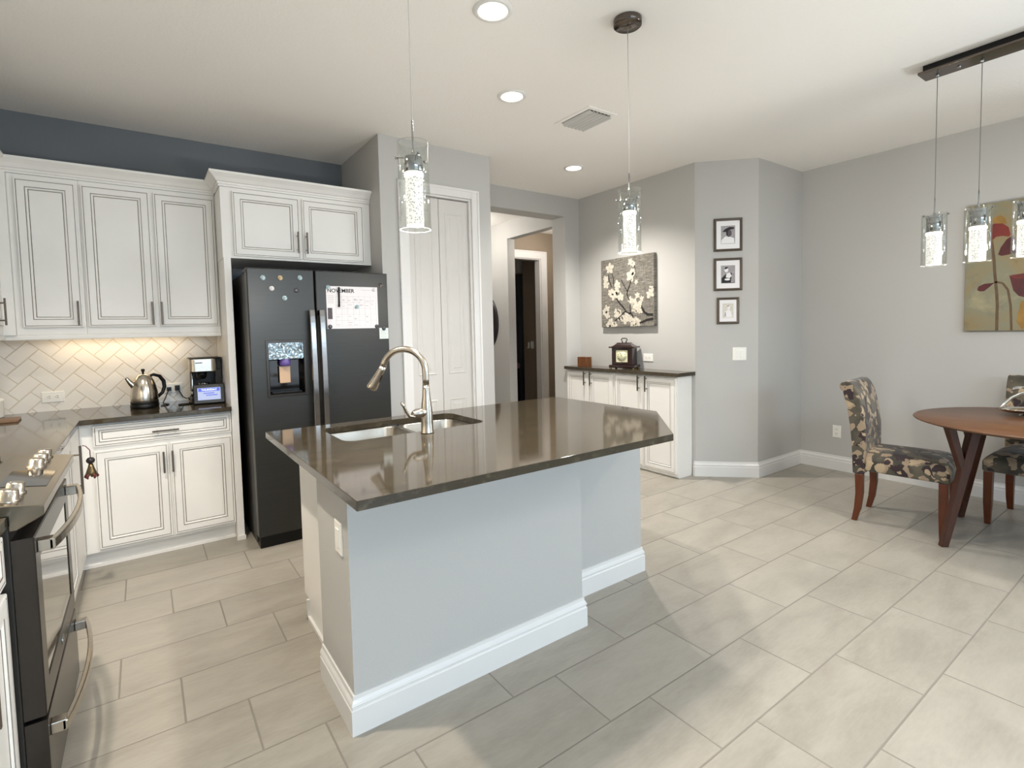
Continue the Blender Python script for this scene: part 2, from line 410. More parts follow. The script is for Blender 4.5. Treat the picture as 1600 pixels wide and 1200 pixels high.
# ------------------------------------------------------------------ geometry helpers
XF = {}                                   # world matrix of every empty / part, by object name
class MB:
    """collects shapes; build() links them as ONE mesh object"""
    def __init__(s):
        s.v = []; s.f = []; s.m = []; s.s = []
    def face(s, pts, mi=0, sm=False):
        k = len(s.v); s.v += [Vector(p) for p in pts]; s.f.append(list(range(k, k + len(pts)))); s.m.append(mi); s.s.append(sm)
    def mesh(s, vs, fs, mi=0, sm=False):
        k = len(s.v); s.v += [Vector(p) for p in vs]
        for f in fs:
            s.f.append([k + i for i in f]); s.m.append(mi); s.s.append(sm)
    def box(s, x0, x1, y0, y1, z0, z1, mi=0):
        x0, x1 = min(x0, x1), max(x0, x1); y0, y1 = min(y0, y1), max(y0, y1); z0, z1 = min(z0, z1), max(z0, z1)
        v = [(x0, y0, z0), (x1, y0, z0), (x1, y1, z0), (x0, y1, z0), (x0, y0, z1), (x1, y0, z1), (x1, y1, z1), (x0, y1, z1)]
        s.mesh(v, [(3, 2, 1, 0), (4, 5, 6, 7), (0, 1, 5, 4), (1, 2, 6, 5), (2, 3, 7, 6), (3, 0, 4, 7)], mi)
        return s
    def prism(s, poly, z0, z1, mi=0, axis='z'):
        n = len(poly)
        def P(a, b, c):
            return {'z': (a, b, c), 'x': (c, a, b), 'y': (a, c, b)}[axis]
        v = [P(a, b, z0) for a, b in poly] + [P(a, b, z1) for a, b in poly]
        f = [tuple(range(n))[::-1], tuple(range(n, 2 * n))] + [(i, (i + 1) % n, n + (i + 1) % n, n + i) for i in range(n)]
        s.mesh(v, f, mi); return s
    def cyl(s, p0, p1, r0, r1=None, n=20, mi=0, caps=True):
        r1 = r0 if r1 is None else r1
        p0, p1 = Vector(p0), Vector(p1); d = (p1 - p0).normalized()
        a = d.orthogonal().normalized(); b = d.cross(a)
        v = []
        for p, r in ((p0, r0), (p1, r1)):
            v += [p + (a * math.cos(2 * PI * i / n) + b * math.sin(2 * PI * i / n)) * r for i in range(n)]
        s.mesh(v, [(i, (i + 1) % n, n + (i + 1) % n, n + i) for i in range(n)], mi, True)
        if caps:
            s.face(v[:n][::-1], mi); s.face(v[n:], mi)
        return s
    def lathe(s, c, prof, n=32, mi=0, caps=False, axis=(0, 0, 1)):
        """prof: (radius, height) pairs along axis from c"""
        c = Vector(c); d = Vector(axis).normalized(); a = d.orthogonal().normalized(); b = d.cross(a)
        v = [c + d * h + (a * math.cos(2 * PI * i / n) + b * math.sin(2 * PI * i / n)) * max(r, 1e-5) for r, h in prof for i in range(n)]
        f = [(k * n + i, k * n + (i + 1) % n, (k + 1) * n + (i + 1) % n, (k + 1) * n + i) for k in range(len(prof) - 1) for i in range(n)]
        s.mesh(v, f, mi, True)
        if caps:
            s.face(v[:n][::-1], mi); s.face(v[-n:], mi)
        return s
    def tube(s, pts, r, n=12, mi=0, caps=True, flat=1.0):
        pts = [Vector(p) for p in pts]; k = len(pts)
        rs = r if isinstance(r, (list, tuple)) else [r] * k
        t0 = (pts[1] - pts[0]).normalized(); a = t0.orthogonal().normalized()
        v = []
        for i, p in enumerate(pts):
            t = (pts[min(i + 1, k - 1)] - pts[max(i - 1, 0)]).normalized()
            a = (a - t * a.dot(t)).normalized(); b = t.cross(a)
            v += [p + (a * math.cos(2 * PI * j / n) * flat + b * math.sin(2 * PI * j / n)) * rs[i] for j in range(n)]
        s.mesh(v, [(i * n + j, i * n + (j + 1) % n, (i + 1) * n + (j + 1) % n, (i + 1) * n + j) for i in range(k - 1) for j in range(n)], mi, True)
        if caps:
            s.face(v[:n][::-1], mi); s.face(v[-n:], mi)
        return s
    def sweep(s, path, prof, mi=0, closed=False, caps=True):
        """profile (outward d, height z) along a level path; outward is to the RIGHT of travel"""
        k = len(path); P = [Vector((p[0], p[1], 0)) for p in path]
        def nrm(a, b):
            t = (b - a).normalized(); return Vector((t.y, -t.x, 0))
        v = []
        for i in range(k):
            if closed or 0 < i < k - 1:
                n1 = nrm(P[i - 1], P[i]); n2 = nrm(P[i], P[(i + 1) % k])
                o = (n1 + n2); o = o / max(1e-6, o.dot(n1))
            else:
                o = nrm(P[0], P[1]) if i == 0 else nrm(P[-2], P[-1])
            v += [P[i] + o * d + Vector((0, 0, z)) for d, z in prof]
        m = len(prof)
        for i in range(k if closed else k - 1):
            j = (i + 1) % k
            for q in range(m):
                q2 = (q + 1) % m
                s.face([v[i * m + q], v[j * m + q], v[j * m + q2], v[i * m + q2]], mi)
        if caps and not closed:
            s.face(v[:m][::-1], mi); s.face(v[-m:], mi)
        return s
    def rings(s, O, U, V, w, h, prof):
        """nested rectangular rings: prof = (inset, outward, material); last one is filled"""
        O, U, V = Vector(O), Vector(U).normalized(), Vector(V).normalized(); N = U.cross(V)
        R = [[O + U * i + V * i + N * d, O + U * (w - i) + V * i + N * d, O + U * (w - i) + V * (h - i) + N * d, O + U * i + V * (h - i) + N * d] for i, d, _ in prof]
        for k in range(1, len(R)):
            for q in range(4):
                s.face([R[k - 1][q], R[k - 1][(q + 1) % 4], R[k][(q + 1) % 4], R[k][q]], prof[k][2])
        s.face(R[-1], prof[-1][2]); s.face(R[0][::-1], prof[0][2])
        return s
    def xf(s, mat):
        s.v = [mat @ p for p in s.v]; return s
    def build(s, name, mats, parent=None, bevel=0.0, segs=2, local=False, sub=0, weld=True):
        me = bpy.data.meshes.new(name)
        vs = s.v
        pm = XF.get(parent.name, Matrix()) if parent is not None else Matrix()
        if parent is not None and not local:
            inv = pm.inverted(); vs = [inv @ p for p in vs]
        me.from_pydata([tuple(p) for p in vs], [], s.f)
        mats = mats if isinstance(mats, (list, tuple)) else [mats]
        for k in mats: me.materials.append(M[k])
        for p, mi, sm in zip(me.polygons, s.m, s.s):
            p.material_index = mi; p.use_smooth = sm
        if weld:
            bm = bmesh.new(); bm.from_mesh(me)
            bmesh.ops.remove_doubles(bm, verts=bm.verts, dist=1e-5)
            bmesh.ops.recalc_face_normals(bm, faces=bm.faces)
            bm.to_mesh(me); bm.free()
        o = bpy.data.objects.new(name, me); COL.objects.link(o)
        if parent is not None: o.parent = parent
        XF[o.name] = pm
        if bevel:
            b = o.modifiers.new('bevel', 'BEVEL'); b.width = bevel; b.segments = segs; b.limit_method = 'ANGLE'; b.angle_limit = math.radians(35)
            b.harden_normals = False
        if sub:
            m_ = o.modifiers.new('sub', 'SUBSURF'); m_.levels = sub; m_.render_levels = sub
            for p in me.polygons: p.use_smooth = True
        return o

def tag(o, label, cat, group=None):
    o['label'] = label; o['category'] = cat
    if group: o['group'] = group
    return o
def thing(name, label, cat, loc=(0, 0, 0), rz=0.0, group=None):
    o = bpy.data.objects.new(name, None); COL.objects.link(o)
    o.empty_display_size = 0.05
    o.location = loc; o.rotation_euler = (0, 0, rz)
    XF[o.name] = Matrix.Translation(Vector(loc)) @ Matrix.Rotation(rz, 4, 'Z')
    return tag(o, label, cat, group)
def solid(name, mb, mats, label, cat, group=None, origin=None, **kw):
    """a thing that is one mesh, with its origin on its base"""
    if origin is None:
        xs = [p.x for p in mb.v]; ys = [p.y for p in mb.v]; zs = [p.z for p in mb.v]
        origin = ((min(xs) + max(xs)) / 2, (min(ys) + max(ys)) / 2, min(zs))
    o = mb.xf(Matrix.Translation(-Vector(origin))).build(name, mats, **kw)
    o.location = origin
    XF[o.name] = Matrix.Translation(Vector(origin))
    return tag(o, label, cat, group)
def struct(name, mb, mats, **kw):
    o = mb.build(name, mats, **kw); o['kind'] = 'structure'; return o
def dup(root, loc, rz=None, label=None):
    def cp(o, par):
        c = o.copy(); COL.objects.link(c)
        if par is not None: c.parent = par
        for ch in list(o.children):
            cp(ch, c)
        return c
    r = cp(root, None); r.location = loc
    if rz is not None: r.rotation_euler = (0, 0, rz)
    if label: r['label'] = label
    XF[r.name] = Matrix.Translation(Vector(loc)) @ Matrix.Rotation(rz or 0, 4, 'Z')
    return r
def letters(body, size, O, U, V, mat, name, parent, depth=0.0006, align='LEFT', bold=0.0):
    """text turned into a mesh part lying on the plane (O, U, V)"""
    cu = bpy.data.curves.new(name, 'FONT'); cu.body = body; cu.size = size; cu.extrude = depth; cu.offset = size * bold; cu.align_x = align; cu.resolution_u = 3
    t = bpy.data.objects.new(name + '_tmp', cu); COL.objects.link(t)
    dg = bpy.context.evaluated_depsgraph_get(); dg.update()
    me = bpy.data.meshes.new_from_object(t.evaluated_get(dg))
    bpy.data.objects.remove(t); bpy.data.curves.remove(cu)
    U, V = Vector(U).normalized(), Vector(V).normalized(); N = U.cross(V)
    mt = Matrix(((U.x, V.x, N.x, O[0]), (U.y, V.y, N.y, O[1]), (U.z, V.z, N.z, O[2]), (0, 0, 0, 1)))
    me.transform(XF[parent.name].inverted() @ mt if parent is not None else mt)
    me.materials.clear(); me.materials.append(M[mat])
    for p in me.polygons: p.material_index = 0
    o = bpy.data.objects.new(name, me); COL.objects.link(o)
    if parent is not None: o.parent = parent
    XF[o.name] = XF.get(parent.name, Matrix()) if parent is not None else Matrix()
    return o

DOORP = [(0, -0.02, 0), (0, -0.0025, 0), (0.0025, 0, 0), (0.0085, 0, 0), (0.0095, -0.0025, 1), (0.0113, -0.0025, 1), (0.0125, 0, 0), (0.047, 0, 0), (0.0482, -0.003, 1), (0.0500, -0.003, 1),
         (0.0512, -0.001, 0), (0.056, -0.001, 0), (0.061, -0.006, 0), (0.0622, -0.009, 1), (0.0642, -0.009, 1), (0.0655, -0.007, 0)]
DRAWP = [(i if i < 0.02 else i - 0.02, d, m) for i, d, m in DOORP]
def cab_door(par, O, U, w, h, name='door', prof=None):
    V = Vector((0, 0, 1)); O = Vector(O); U = Vector(U)
    N = U.cross(V)
    return MB().rings(O, U, V, w, h, prof or DOORP).build(name, ['cab', 'glaze'], par)
def bar_pull(par, P, N, T, length, post=0.028, mat='pull', w=0.009):
    """flat bar pull at P (on the door face), N outward, T along the bar"""
    P, N, T = Vector(P), Vector(N).normalized(), Vector(T).normalized(); B = N.cross(T)
    b = MB()
    def bx(c, a, bb, cc):
        vs = [c + T * (a * i) + N * (bb * j) + B * (cc * k) for i in (-1, 1) for j in (-1, 1) for k in (-1, 1)]
        b.mesh(vs, [(0, 1, 3, 2), (4, 6, 7, 5), (0, 4, 5, 1), (2, 3, 7, 6), (0, 2, 6, 4), (1, 5, 7, 3)])
    bx(P + N * post, length / 2, w * 0.5, w * 0.6)
    for s_ in (-1, 1):
        b.cyl(P + T * (s_ * length * 0.32) - N * 0.001, P + T * (s_ * length * 0.32) + N * (post - 0.002), 0.0045, n=10)
    return b.build('pull_handle', mat, par, bevel=0.0012)

BASEP = [(0, 0), (0.016, 0), (0.016, 0.088), (0.0125, 0.092), (0.0125, 0.100), (0.0155, 0.104), (0.0125, 0.112), (0.007, 0.122), (0.006, 0.136), (0, 0.136)]
CROWNP = [(0, 0), (0.006, 0), (0.006, 0.012), (0.012, 0.016), (0.012, 0.026), (0.020, 0.032), (0.034, 0.052), (0.052, 0.068), (0.060, 0.074), (0.060, 0.088), (0, 0.088)]
def plate(par_label, O, U, w, h, kind, group=None, name='wall_outlet', cat='outlet'):
    """wall plate centred on O (on the wall face); U along its width; kind 'duplex', 'duplex_h', 'rocker', 'decora'"""
    O, U, V = Vector(O), Vector(U).normalized(), Vector((0, 0, 1)); N = U.cross(V)
    t = thing(name, par_label, cat, tuple(O - V * (h / 2)), 0, group)
    MB().rings(O - U * (w / 2) - V * (h / 2), U, V, w, h, [(0, 0.0005, 0), (0, 0.004, 0), (0.004, 0.0065, 0)]).build('cover_plate', 'plate', t)
    if kind in ('duplex', 'duplex_h'):
        A, B = (V, U) if kind == 'duplex' else (U, V)
        for s_ in (-1, 1):
            c = O + A * (s_ * 0.02) + N * 0.0065
            so = MB().cyl(c - N * 0.001, c + N * 0.0015, 0.0165, n=20).build('socket', 'plate', t)
            q = MB()
            for d_ in (-1, 1):
                p = c + B * (d_ * 0.006) + N * 0.0015 + A * 0.003
                hx = A * 0.005; wx = B * 0.0014
                q.face([p - hx - wx, p + hx - wx, p + hx + wx + N * 0.0004, p - hx + wx + N * 0.0004])
            p = c - A * 0.007 + N * 0.0015
            q.cyl(p, p + N * 0.0006, 0.0022, n=8)
            q.build('slot', 'slot', so, weld=False)
    else:
        n = 2 if kind == 'rocker' else 1
        for i in range(n):
            c = O + U * ((i - (n - 1) / 2) * 0.046)
            MB().rings(c - U * 0.0165 - V * 0.033 + N * 0.006, U, V, 0.033, 0.066, [(0, 0, 0), (0, 0.002, 0), (0.002, 0.0035, 0)]).build('rocker' if kind == 'rocker' else 'insert', 'plate', t)
    return t

# ------------------------------------------------------------------ the setting
C = CEIL
struct('floor', MB().box(-1.07, 7.2, REAR - 0.12, 8.9, -0.1, 0), 'floor')
struct('ceiling', MB().box(-1.07, 7.2, REAR - 0.12, 8.9, C, C + 0.12), 'ceiling')
struct('wall_left', MB().box(-1.07, -0.95, REAR, 4.55, 0, C), 'wall')
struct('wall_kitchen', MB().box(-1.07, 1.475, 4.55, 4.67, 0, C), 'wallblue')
struct('wall_pantry', MB().box(1.475, 1.68, 3.70, 3.82, 0, C).box(2.25, 2.445, 3.70, 3.82, 0, C).box(1.68, 2.25, 3.70, 3.82, 2.455, C)
       .box(1.475, 1.595, 3.82, 4.67, 0, C).box(2.325, 2.445, 3.82, 8.62, 0, C).box(1.595, 2.325, 4.55, 4.67, 0, C), 'wall')
struct('wall_hall', MB().box(2.445, 3.88, 4.385, 4.60, 2.62, C).box(2.445, 2.55, 4.385, 4.60, 0, 2.62).box(3.88, 4.09, 4.385, 4.60, 0, C), 'wall')
struct('wall_alcove', MB().box(4.09, 4.21, 2.93, 4.60, 0, C), 'wall')
struct('wall_angled', MB().prism([(4.09, 2.87), (4.47, 2.49), (4.555, 2.575), (4.21, 2.93), (4.09, 2.93)], 0, C), 'wall')
struct('wall_nook', MB().box(4.47, 5.37, 2.49, 2.61, 0, C), 'wall')
struct('wall_right', MB().box(5.25, 5.37, -0.6, 2.49, 0, C).box(5.25, 5.37, REAR, -2.3, 0, C).box(5.25, 5.37, -2.3, -0.6, 0, 0.7).box(5.25, 5.37, -2.3, -0.6, 2.2, C), 'wall')
struct('wall_rear', MB().box(-1.07, -0.45, REAR - 0.12, REAR, 0, C).box(3.15, 5.37, REAR - 0.12, REAR, 0, C).box(-0.45, 3.15, REAR - 0.12, REAR, 2.4, C), 'wall')
struct('wall_passage', MB().box(4.08, 4.20, 4.60, 4.75, 0, C).box(4.08, 4.20, 5.785, 8.62, 0, C).box(4.08, 4.20, 4.75, 5.785, 2.61, C), 'wall')
struct('wall_passage_end', MB().box(2.445, 4.08, 8.5, 8.62, 0, C), 'wall')
struct('wall_lobby', MB().box(4.20, 4.30, 6.20, 6.32, 0, C).box(4.98, 5.82, 6.20, 6.32, 0, C).box(4.30, 4.98, 6.20, 6.32, 2.44, C)
       .box(5.70, 5.82, 4.60, 6.20, 0, C).box(4.20, 5.70, 4.60, 4.72, 0, C), 'bedroom')
struct('wall_bedroom', MB().box(5.20, 5.32, 6.32, 6.95, 0, C).box(5.32, 7.1, 6.83, 6.95, 0, C).box(7.0, 7.1, 6.95, 8.62, 0, C).box(4.20, 7.1, 8.62, 8.74, 0, C), 'bedroom')
struct('wall_backsplash', MB().box(-0.94, 0.462, 4.541, 4.549, 0.914, 1.46), 'herring')
struct('wall_backsplash_side', MB().box(-0.949, -0.941, 1.0, 4.541, 0.914, 1.46), 'herring_side')

# openings behind the camera and in the far rooms
fr = MB()
for x in (-0.45, 1.32, 3.09): fr.box(x, x + 0.06, REAR - 0.10, REAR - 0.02, 0, 2.4)
fr.box(-0.45, 3.15, REAR - 0.10, REAR - 0.02, 2.34, 2.4)
d2 = struct('door_2', fr, 'trim')
MB().box(-0.39, 1.32, REAR - 0.065, REAR - 0.06, 0.01, 2.34).build('glass_pane', 'pane', d2)
w1 = MB()
for y in (-2.3, -1.48, -0.66): w1.box(5.27, 5.33, y, y + 0.06, 0.7, 2.2)
w1.box(5.27, 5.33, -2.3, -0.6, 0.7, 0.76).box(5.27, 5.33, -2.3, -0.6, 2.14, 2.2)
w1 = struct('window_1', w1, 'trim')
MB().box(5.298, 5.302, -2.24, -0.66, 0.76, 2.14).build('glass_pane', 'pane', w1)
struct('patio', MB().box(-4, 8, REAR - 6, REAR - 0.12, -0.12, -0.02), 'deck')

# casings
def casing(name, x0, x1, zt, y, w=0.07, t=0.018):
    b = MB()
    b.box(x0 - w, x0, y - t, y, 0, zt + w).box(x1, x1 + w, y - t, y, 0, zt + w).box(x0, x1, y - t, y, zt, zt + w)
    b.box(x0 - w, x0 - w + 0.018, y - t - 0.006, y - t, 0, zt + w).box(x1 + w - 0.018, x1 + w, y - t - 0.006, y - t, 0, zt + w).box(x0 - w + 0.018, x1 + w - 0.018, y - t - 0.006, y - t, zt + w - 0.018, zt + w)
    b.box(x0, x0 + 0.015, y, y + 0.12, 0, zt).box(x1 - 0.015, x1, y, y + 0.12, 0, zt).box(x0 + 0.015, x1 - 0.015, y, y + 0.12, zt - 0.015, zt)
    return struct(name, b, 'trim', bevel=0.002)
casing('trim_1', 1.68, 2.25, 2.455, 3.70)
casing('trim_2', 4.30, 4.98, 2.44, 6.20, w=0.11)
# pantry bifold door
d1 = thing('door_1', 'tall white two-leaf paneled pantry door beside the refrigerator', 'door', (1.965, 3.75, 0))
for k in ('label', 'category'): del d1[k]
d1['kind'] = 'structure'
for x0 in (1.697, 1.967):
    w = 0.266; y = 3.726
    b = MB(); b.box(x0, x0 + w, y, y + 0.03, 0.012, 2.432)
    for z0, z1 in ((0.20, 0.835), (1.035, 2.33)):
        b.rings((x0 + 0.052, y - 0.0004, z0), (1, 0, 0), (0, 0, 1), w - 0.104, z1 - z0, [(0, 0, 0), (0.004, 0.004, 0), (0.012, 0.004, 0), (0.022, -0.004, 0), (0.028, -0.004, 0), (0.048, 0.003, 0)])
    b.build('door_leaf', 'door', d1, bevel=0.0015)
# hall door of the far bedroom stands open inside
# baseboards
def bb(name, path):
    return struct(name, MB().sweep(path, BASEP), 'trim')
bb('baseboard_right', [(4.09, 2.885), (4.09, 2.87), (4.47, 2.49), (5.25, 2.49), (5.25, REAR)])
bb('baseboard_pantry', [(2.32, 3.70), (2.445, 3.70), (2.445, 4.385), (2.55, 4.385), (2.55, 4.60)])
bb('baseboard_hall', [(3.88, 4.60), (3.88, 4.385)])
bb('baseboard_passage', [(4.08, 8.5), (4.08, 5.785)])
bb('baseboard_rear', [(5.25, REAR), (3.15, REAR)])

# ------------------------------------------------------------------ kitchen cabinets
def cab_thing(name, label, loc, group=None):
    return thing(name, label, 'cabinet', loc, 0, group)
X, Y, Z = Vector((1, 0, 0)), Vector((0, 1, 0)), Vector((0, 0, 1))
UPG = 'white glazed upper cabinets'
def upper_rear(label, x0, x1, doors, pulls, yf=4.22, z0=1.415, dz=(1.459, 2.341), pz=1.60, plen=0.15):
    t = cab_thing('upper_cabinet', label, ((x0 + x1) / 2, (yf + 4.54) / 2, z0), UPG)
    MB().box(x0, x1, yf, 4.539, z0, 2.368).build('cabinet_box', 'cab', t, bevel=0.0015)
    for (a, b), px in zip(doors, pulls):
        d = cab_door(t, (a, yf - 0.0205, dz[0]), X, b - a, dz[1] - dz[0])
        bar_pull(d, (px, yf - 0.0205, pz), (0, -1, 0), Z, plen)
    return t
upper_rear('white glazed single-door wall cabinet at the corner, left of the double one', -0.603, -0.279, [(-0.571, -0.291)], [-0.312], pz=1.545)
upper_rear('white glazed double-door wall cabinet above the kettle and coffee maker', -0.278, 0.461, [(-0.267, 0.083), (0.104, 0.452)], [0.066, 0.119], pz=1.545)
t = cab_thing('upper_cabinet', 'white glazed wall cabinet on the left wall at the photo\'s left edge', (-0.79, 3.88, 1.415), UPG)
MB().box(-0.940, -0.657, 3.42, 4.539, 1.415, 2.368).build('cabinet_box', 'cab', t, bevel=0.0015)
d = cab_door(t, (-0.6365, 3.45, 1.459), Y, 0.635, 0.882)
bar_pull(d, (-0.6365, 3.975, 1.545), (1, 0, 0), Z, 0.15)
MB().box(-0.657, -0.604, 4.19, 4.539, 1.415, 2.368).build('corner_filler', 'cab', t)
UPF = cab_thing('upper_cabinet', 'short white glazed double-door cabinet above the refrigerator', (0.965, 4.22, 1.90), UPG)
MB().box(0.462, 1.473, 3.92, 4.549, 1.902, 2.368).build('cabinet_box', 'cab', UPF, bevel=0.0015)
for a, b, px in ((0.53, 0.953, 0.932), (0.972, 1.415, 0.993)):
    d = cab_door(UPF, (a, 3.8995, 1.917), X, b - a, 0.425)
    bar_pull(d, (px, 3.8995, 2.03), (0, -1, 0), Z, 0.15)
t = UPF
MB().box(0.463, 0.506, 3.90, 4.549, 0, 1.901).build('tall_end_panel', 'cab', t, bevel=0.002)
MB().box(0.4575, 0.511, 3.888, 3.90, 0, 0.028).build('shoe_moulding', 'cab', t)
# crowns and light rail
cr = MB().sweep([(-0.657, 3.42), (-0.657, 4.22), (0.4605, 4.22)], [(d_ + 0.001, z_ + 2.369) for d_, z_ in CROWNP])
for zz, dd in ((0.0125, 0.0072), (0.0285, 0.0160)): cr.sweep([(-0.657, 3.42), (-0.657, 4.22), (0.4605, 4.22)], [(dd, 2.369 + zz), (dd + 0.0012, 2.369 + zz), (dd + 0.0012, 2.371 + zz), (dd, 2.371 + zz)], 1)
solid('crown_moulding', cr, ['cab', 'glaze'], 'white crown moulding running along the top of the longer wall cabinets', 'moulding', 'cabinet crown mouldings', origin=(-0.1, 4.2, 2.369), bevel=0.001)
cr = MB().sweep([(0.462, 4.157), (0.462, 3.92), (1.4735, 3.92)], [(d_ + 0.001, z_ + 2.369) for d_, z_ in CROWNP])
for zz, dd in ((0.0125, 0.0072), (0.0285, 0.0160)): cr.sweep([(0.462, 4.157), (0.462, 3.92), (1.4735, 3.92)], [(dd, 2.369 + zz), (dd + 0.0012, 2.369 + zz), (dd + 0.0012, 2.371 + zz), (dd, 2.371 + zz)], 1)
solid('crown_moulding', cr, ['cab', 'glaze'], 'white crown moulding on top of the short cabinet above the refrigerator', 'moulding', 'cabinet crown mouldings', origin=(0.97, 3.92, 2.369), bevel=0.001)
lr = MB().sweep([(-0.657, 3.42), (-0.657, 4.22), (0.4605, 4.22)], [(-0.02, 1.385), (0.004, 1.385), (0.006, 1.39), (0.006, 1.404), (0.001, 1.410), (0.001, 1.4145), (-0.02, 1.4145)])
solid('light_rail', lr, 'cab', 'white light rail under the wall cabinets along the backsplash', 'moulding', origin=(-0.1, 4.2, 1.385))
t = thing('under_cabinet_light', 'lit warm strip light under the wall cabinets above the backsplash', 'light', (-0.12, 4.42, 1.397))
MB().box(-0.60, 0.36, 4.39, 4.45, 1.400, 1.4145).build('housing', 'trim', t)
MB().box(-0.58, 0.34, 4.40, 4.44, 1.398, 1.3995).build('light_strip', 'striplens', t)

BG = 'white glazed base cabinets'
t = cab_thing('base_cabinet', 'white glazed base cabinet with a drawer over two doors below the kettle', (0.09, 4.24, 0), BG)
MB().box(-0.33, 0.461, 3.941, 4.539, 0.10, 0.8835).build('cabinet_box', 'cab', t, bevel=0.0015)
MB().box(-0.39, 0.461, 3.99, 4.01, 0, 0.0995).box(-0.385, 0.461, 3.978, 3.99, 0, 0.018).build('toe_kick', 'cab', t)
d = cab_door(t, (-0.266, 3.9205, 0.739), X, 0.726, 0.128, 'drawer', DRAWP)
bar_pull(d, (0.093, 3.9205, 0.800), (0, -1, 0), X, 0.14)
for a, b, px in ((-0.266, 0.101, 0.074), (0.114, 0.459, 0.121)):
    d = cab_door(t, (a, 3.9205, 0.122), X, b - a, 0.592)
    bar_pull(d, (px, 3.9205, 0.600), (0, -1, 0), Z, 0.135)
t = cab_thing('base_cabinet', 'white glazed corner base cabinet right behind the range with an ornament on its pull', (-0.64, 3.3, 0), BG)
MB().box(-0.939, -0.346, 2.66, 3.939, 0.10, 0.8835).build('cabinet_box', 'cab', t, bevel=0.0015)
MB().box(-0.42, -0.40, 2.66, 3.97, 0, 0.0995).box(-0.40, -0.388, 2.66, 3.97, 0, 0.018).build('toe_kick', 'cab', t)
d = cab_door(t, (-0.3255, 2.69, 0.739), Y, 0.385, 0.128, 'drawer', DRAWP)
d = cab_door(t, (-0.3255, 2.69, 0.122), Y, 0.385, 0.592)
d = cab_door(t, (-0.3255, 3.09, 0.122), Y, 0.385, 0.745)
CORNER_PULL = bar_pull(d, (-0.3255, 3.42, 0.715), (1, 0, 0), Z, 0.25, post=0.04, w=0.011)
MB().box(-0.346, -0.331, 3.50, 3.94, 0.10, 0.8835).build('corner_filler', 'cab', t)
t = cab_thing('base_cabinet', 'white glazed base cabinet at the lower left edge of the photo before the range', (-0.64, 1.5, 0), BG)
MB().box(-0.939, -0.346, 1.10, 1.893, 0.10, 0.8835).build('cabinet_box', 'cab', t, bevel=0.0015)
MB().box(-0.42, -0.40, 1.10, 1.893, 0, 0.0995).build('toe_kick', 'cab', t)
d = cab_door(t, (-0.3255, 1.115, 0.739), Y, 0.765, 0.128, 'drawer', DRAWP)
bar_pull(d, (-0.3255, 1.497, 0.80), (1, 0, 0), Y, 0.14)
d = cab_door(t, (-0.3255, 1.50, 0.122), Y, 0.38, 0.592)
bar_pull(d, (-0.3255, 1.555, 0.600), (1, 0, 0), Z, 0.135)
d = cab_door(t, (-0.3255, 1.115, 0.122), Y, 0.375, 0.592)
bar_pull(d, (-0.3255, 1.43, 0.600), (1, 0, 0), Z, 0.135)
solid('countertop', MB().prism([(-0.94, 4.54), (-0.94, 2.658), (-0.318, 2.658), (-0.318, 3.872), (0.4615, 3.872), (0.4615, 4.54)], 0.884, 0.914), 'stone',
      'glossy brown stone L-shaped counter under the wall cabinets carrying the kettle', 'countertop', 'stone countertops', bevel=0.002)
solid('countertop', MB().box(-0.94, -0.318, 1.05, 1.893, 0.884, 0.914), 'stone', 'short brown stone counter at the left photo edge before the range', 'countertop', 'stone countertops', bevel=0.002)

# ------------------------------------------------------------------ range
t = thing('kitchen_range', 'dark slate slide-in gas range with front knobs on the left counter run', 'stove', (-0.62, 2.275, 0))
RANGE = t
MB().box(-0.93, -0.317, 1.898, 2.652, 0.055, 0.912).build('body', 'slateside', t, bevel=0.003)
MB().box(-0.93, -0.345, 1.91, 2.64, 0, 0.0545).build('toe_base', 'black', t)
MB().box(-0.93, -0.432, 1.897, 2.653, 0.9125, 0.926).build('cooktop', 'blackgloss', t, bevel=0.003)
pan = MB().prism([(-0.431, 0.9125), (-0.431, 0.953), (-0.418, 0.957), (-0.252, 0.9335), (-0.243, 0.929), (-0.243, 0.904), (-0.300, 0.872), (-0.3165, 0.872), (-0.3165, 0.9125)], 1.895, 2.655, 0, 'y').build('control_panel', 'rangetop', t, bevel=0.003)
sl = Vector((0.166, 0, -0.0235)).normalized(); sn = Vector((-sl.z, 0, sl.x))
def onpanel(x): return Vector((x, 0, 0.957 + (x + 0.418) * (-0.0235 / 0.166)))
for ky in (2.595, 2.505, 2.415, 2.045, 1.955):
    c = onpanel(-0.322) + Y * ky
    MB().lathe(c, [(0.026, 0), (0.026, 0.004), (0.0215, 0.006), (0.0205, 0.027), (0.018, 0.031), (0.001, 0.032)], 28, axis=sn).build('knob', 'nickel', pan)
P0 = onpanel(-0.372); P1 = onpanel(-0.262)
q = MB(); q.face([P0 + Y * 2.12 + sn * 0.0012, P1 + Y * 2.12 + sn * 0.0012, P1 + Y * 2.355 + sn * 0.0012, P0 + Y * 2.355 + sn * 0.0012])
q.build('touch_display', 'blackgloss', pan)
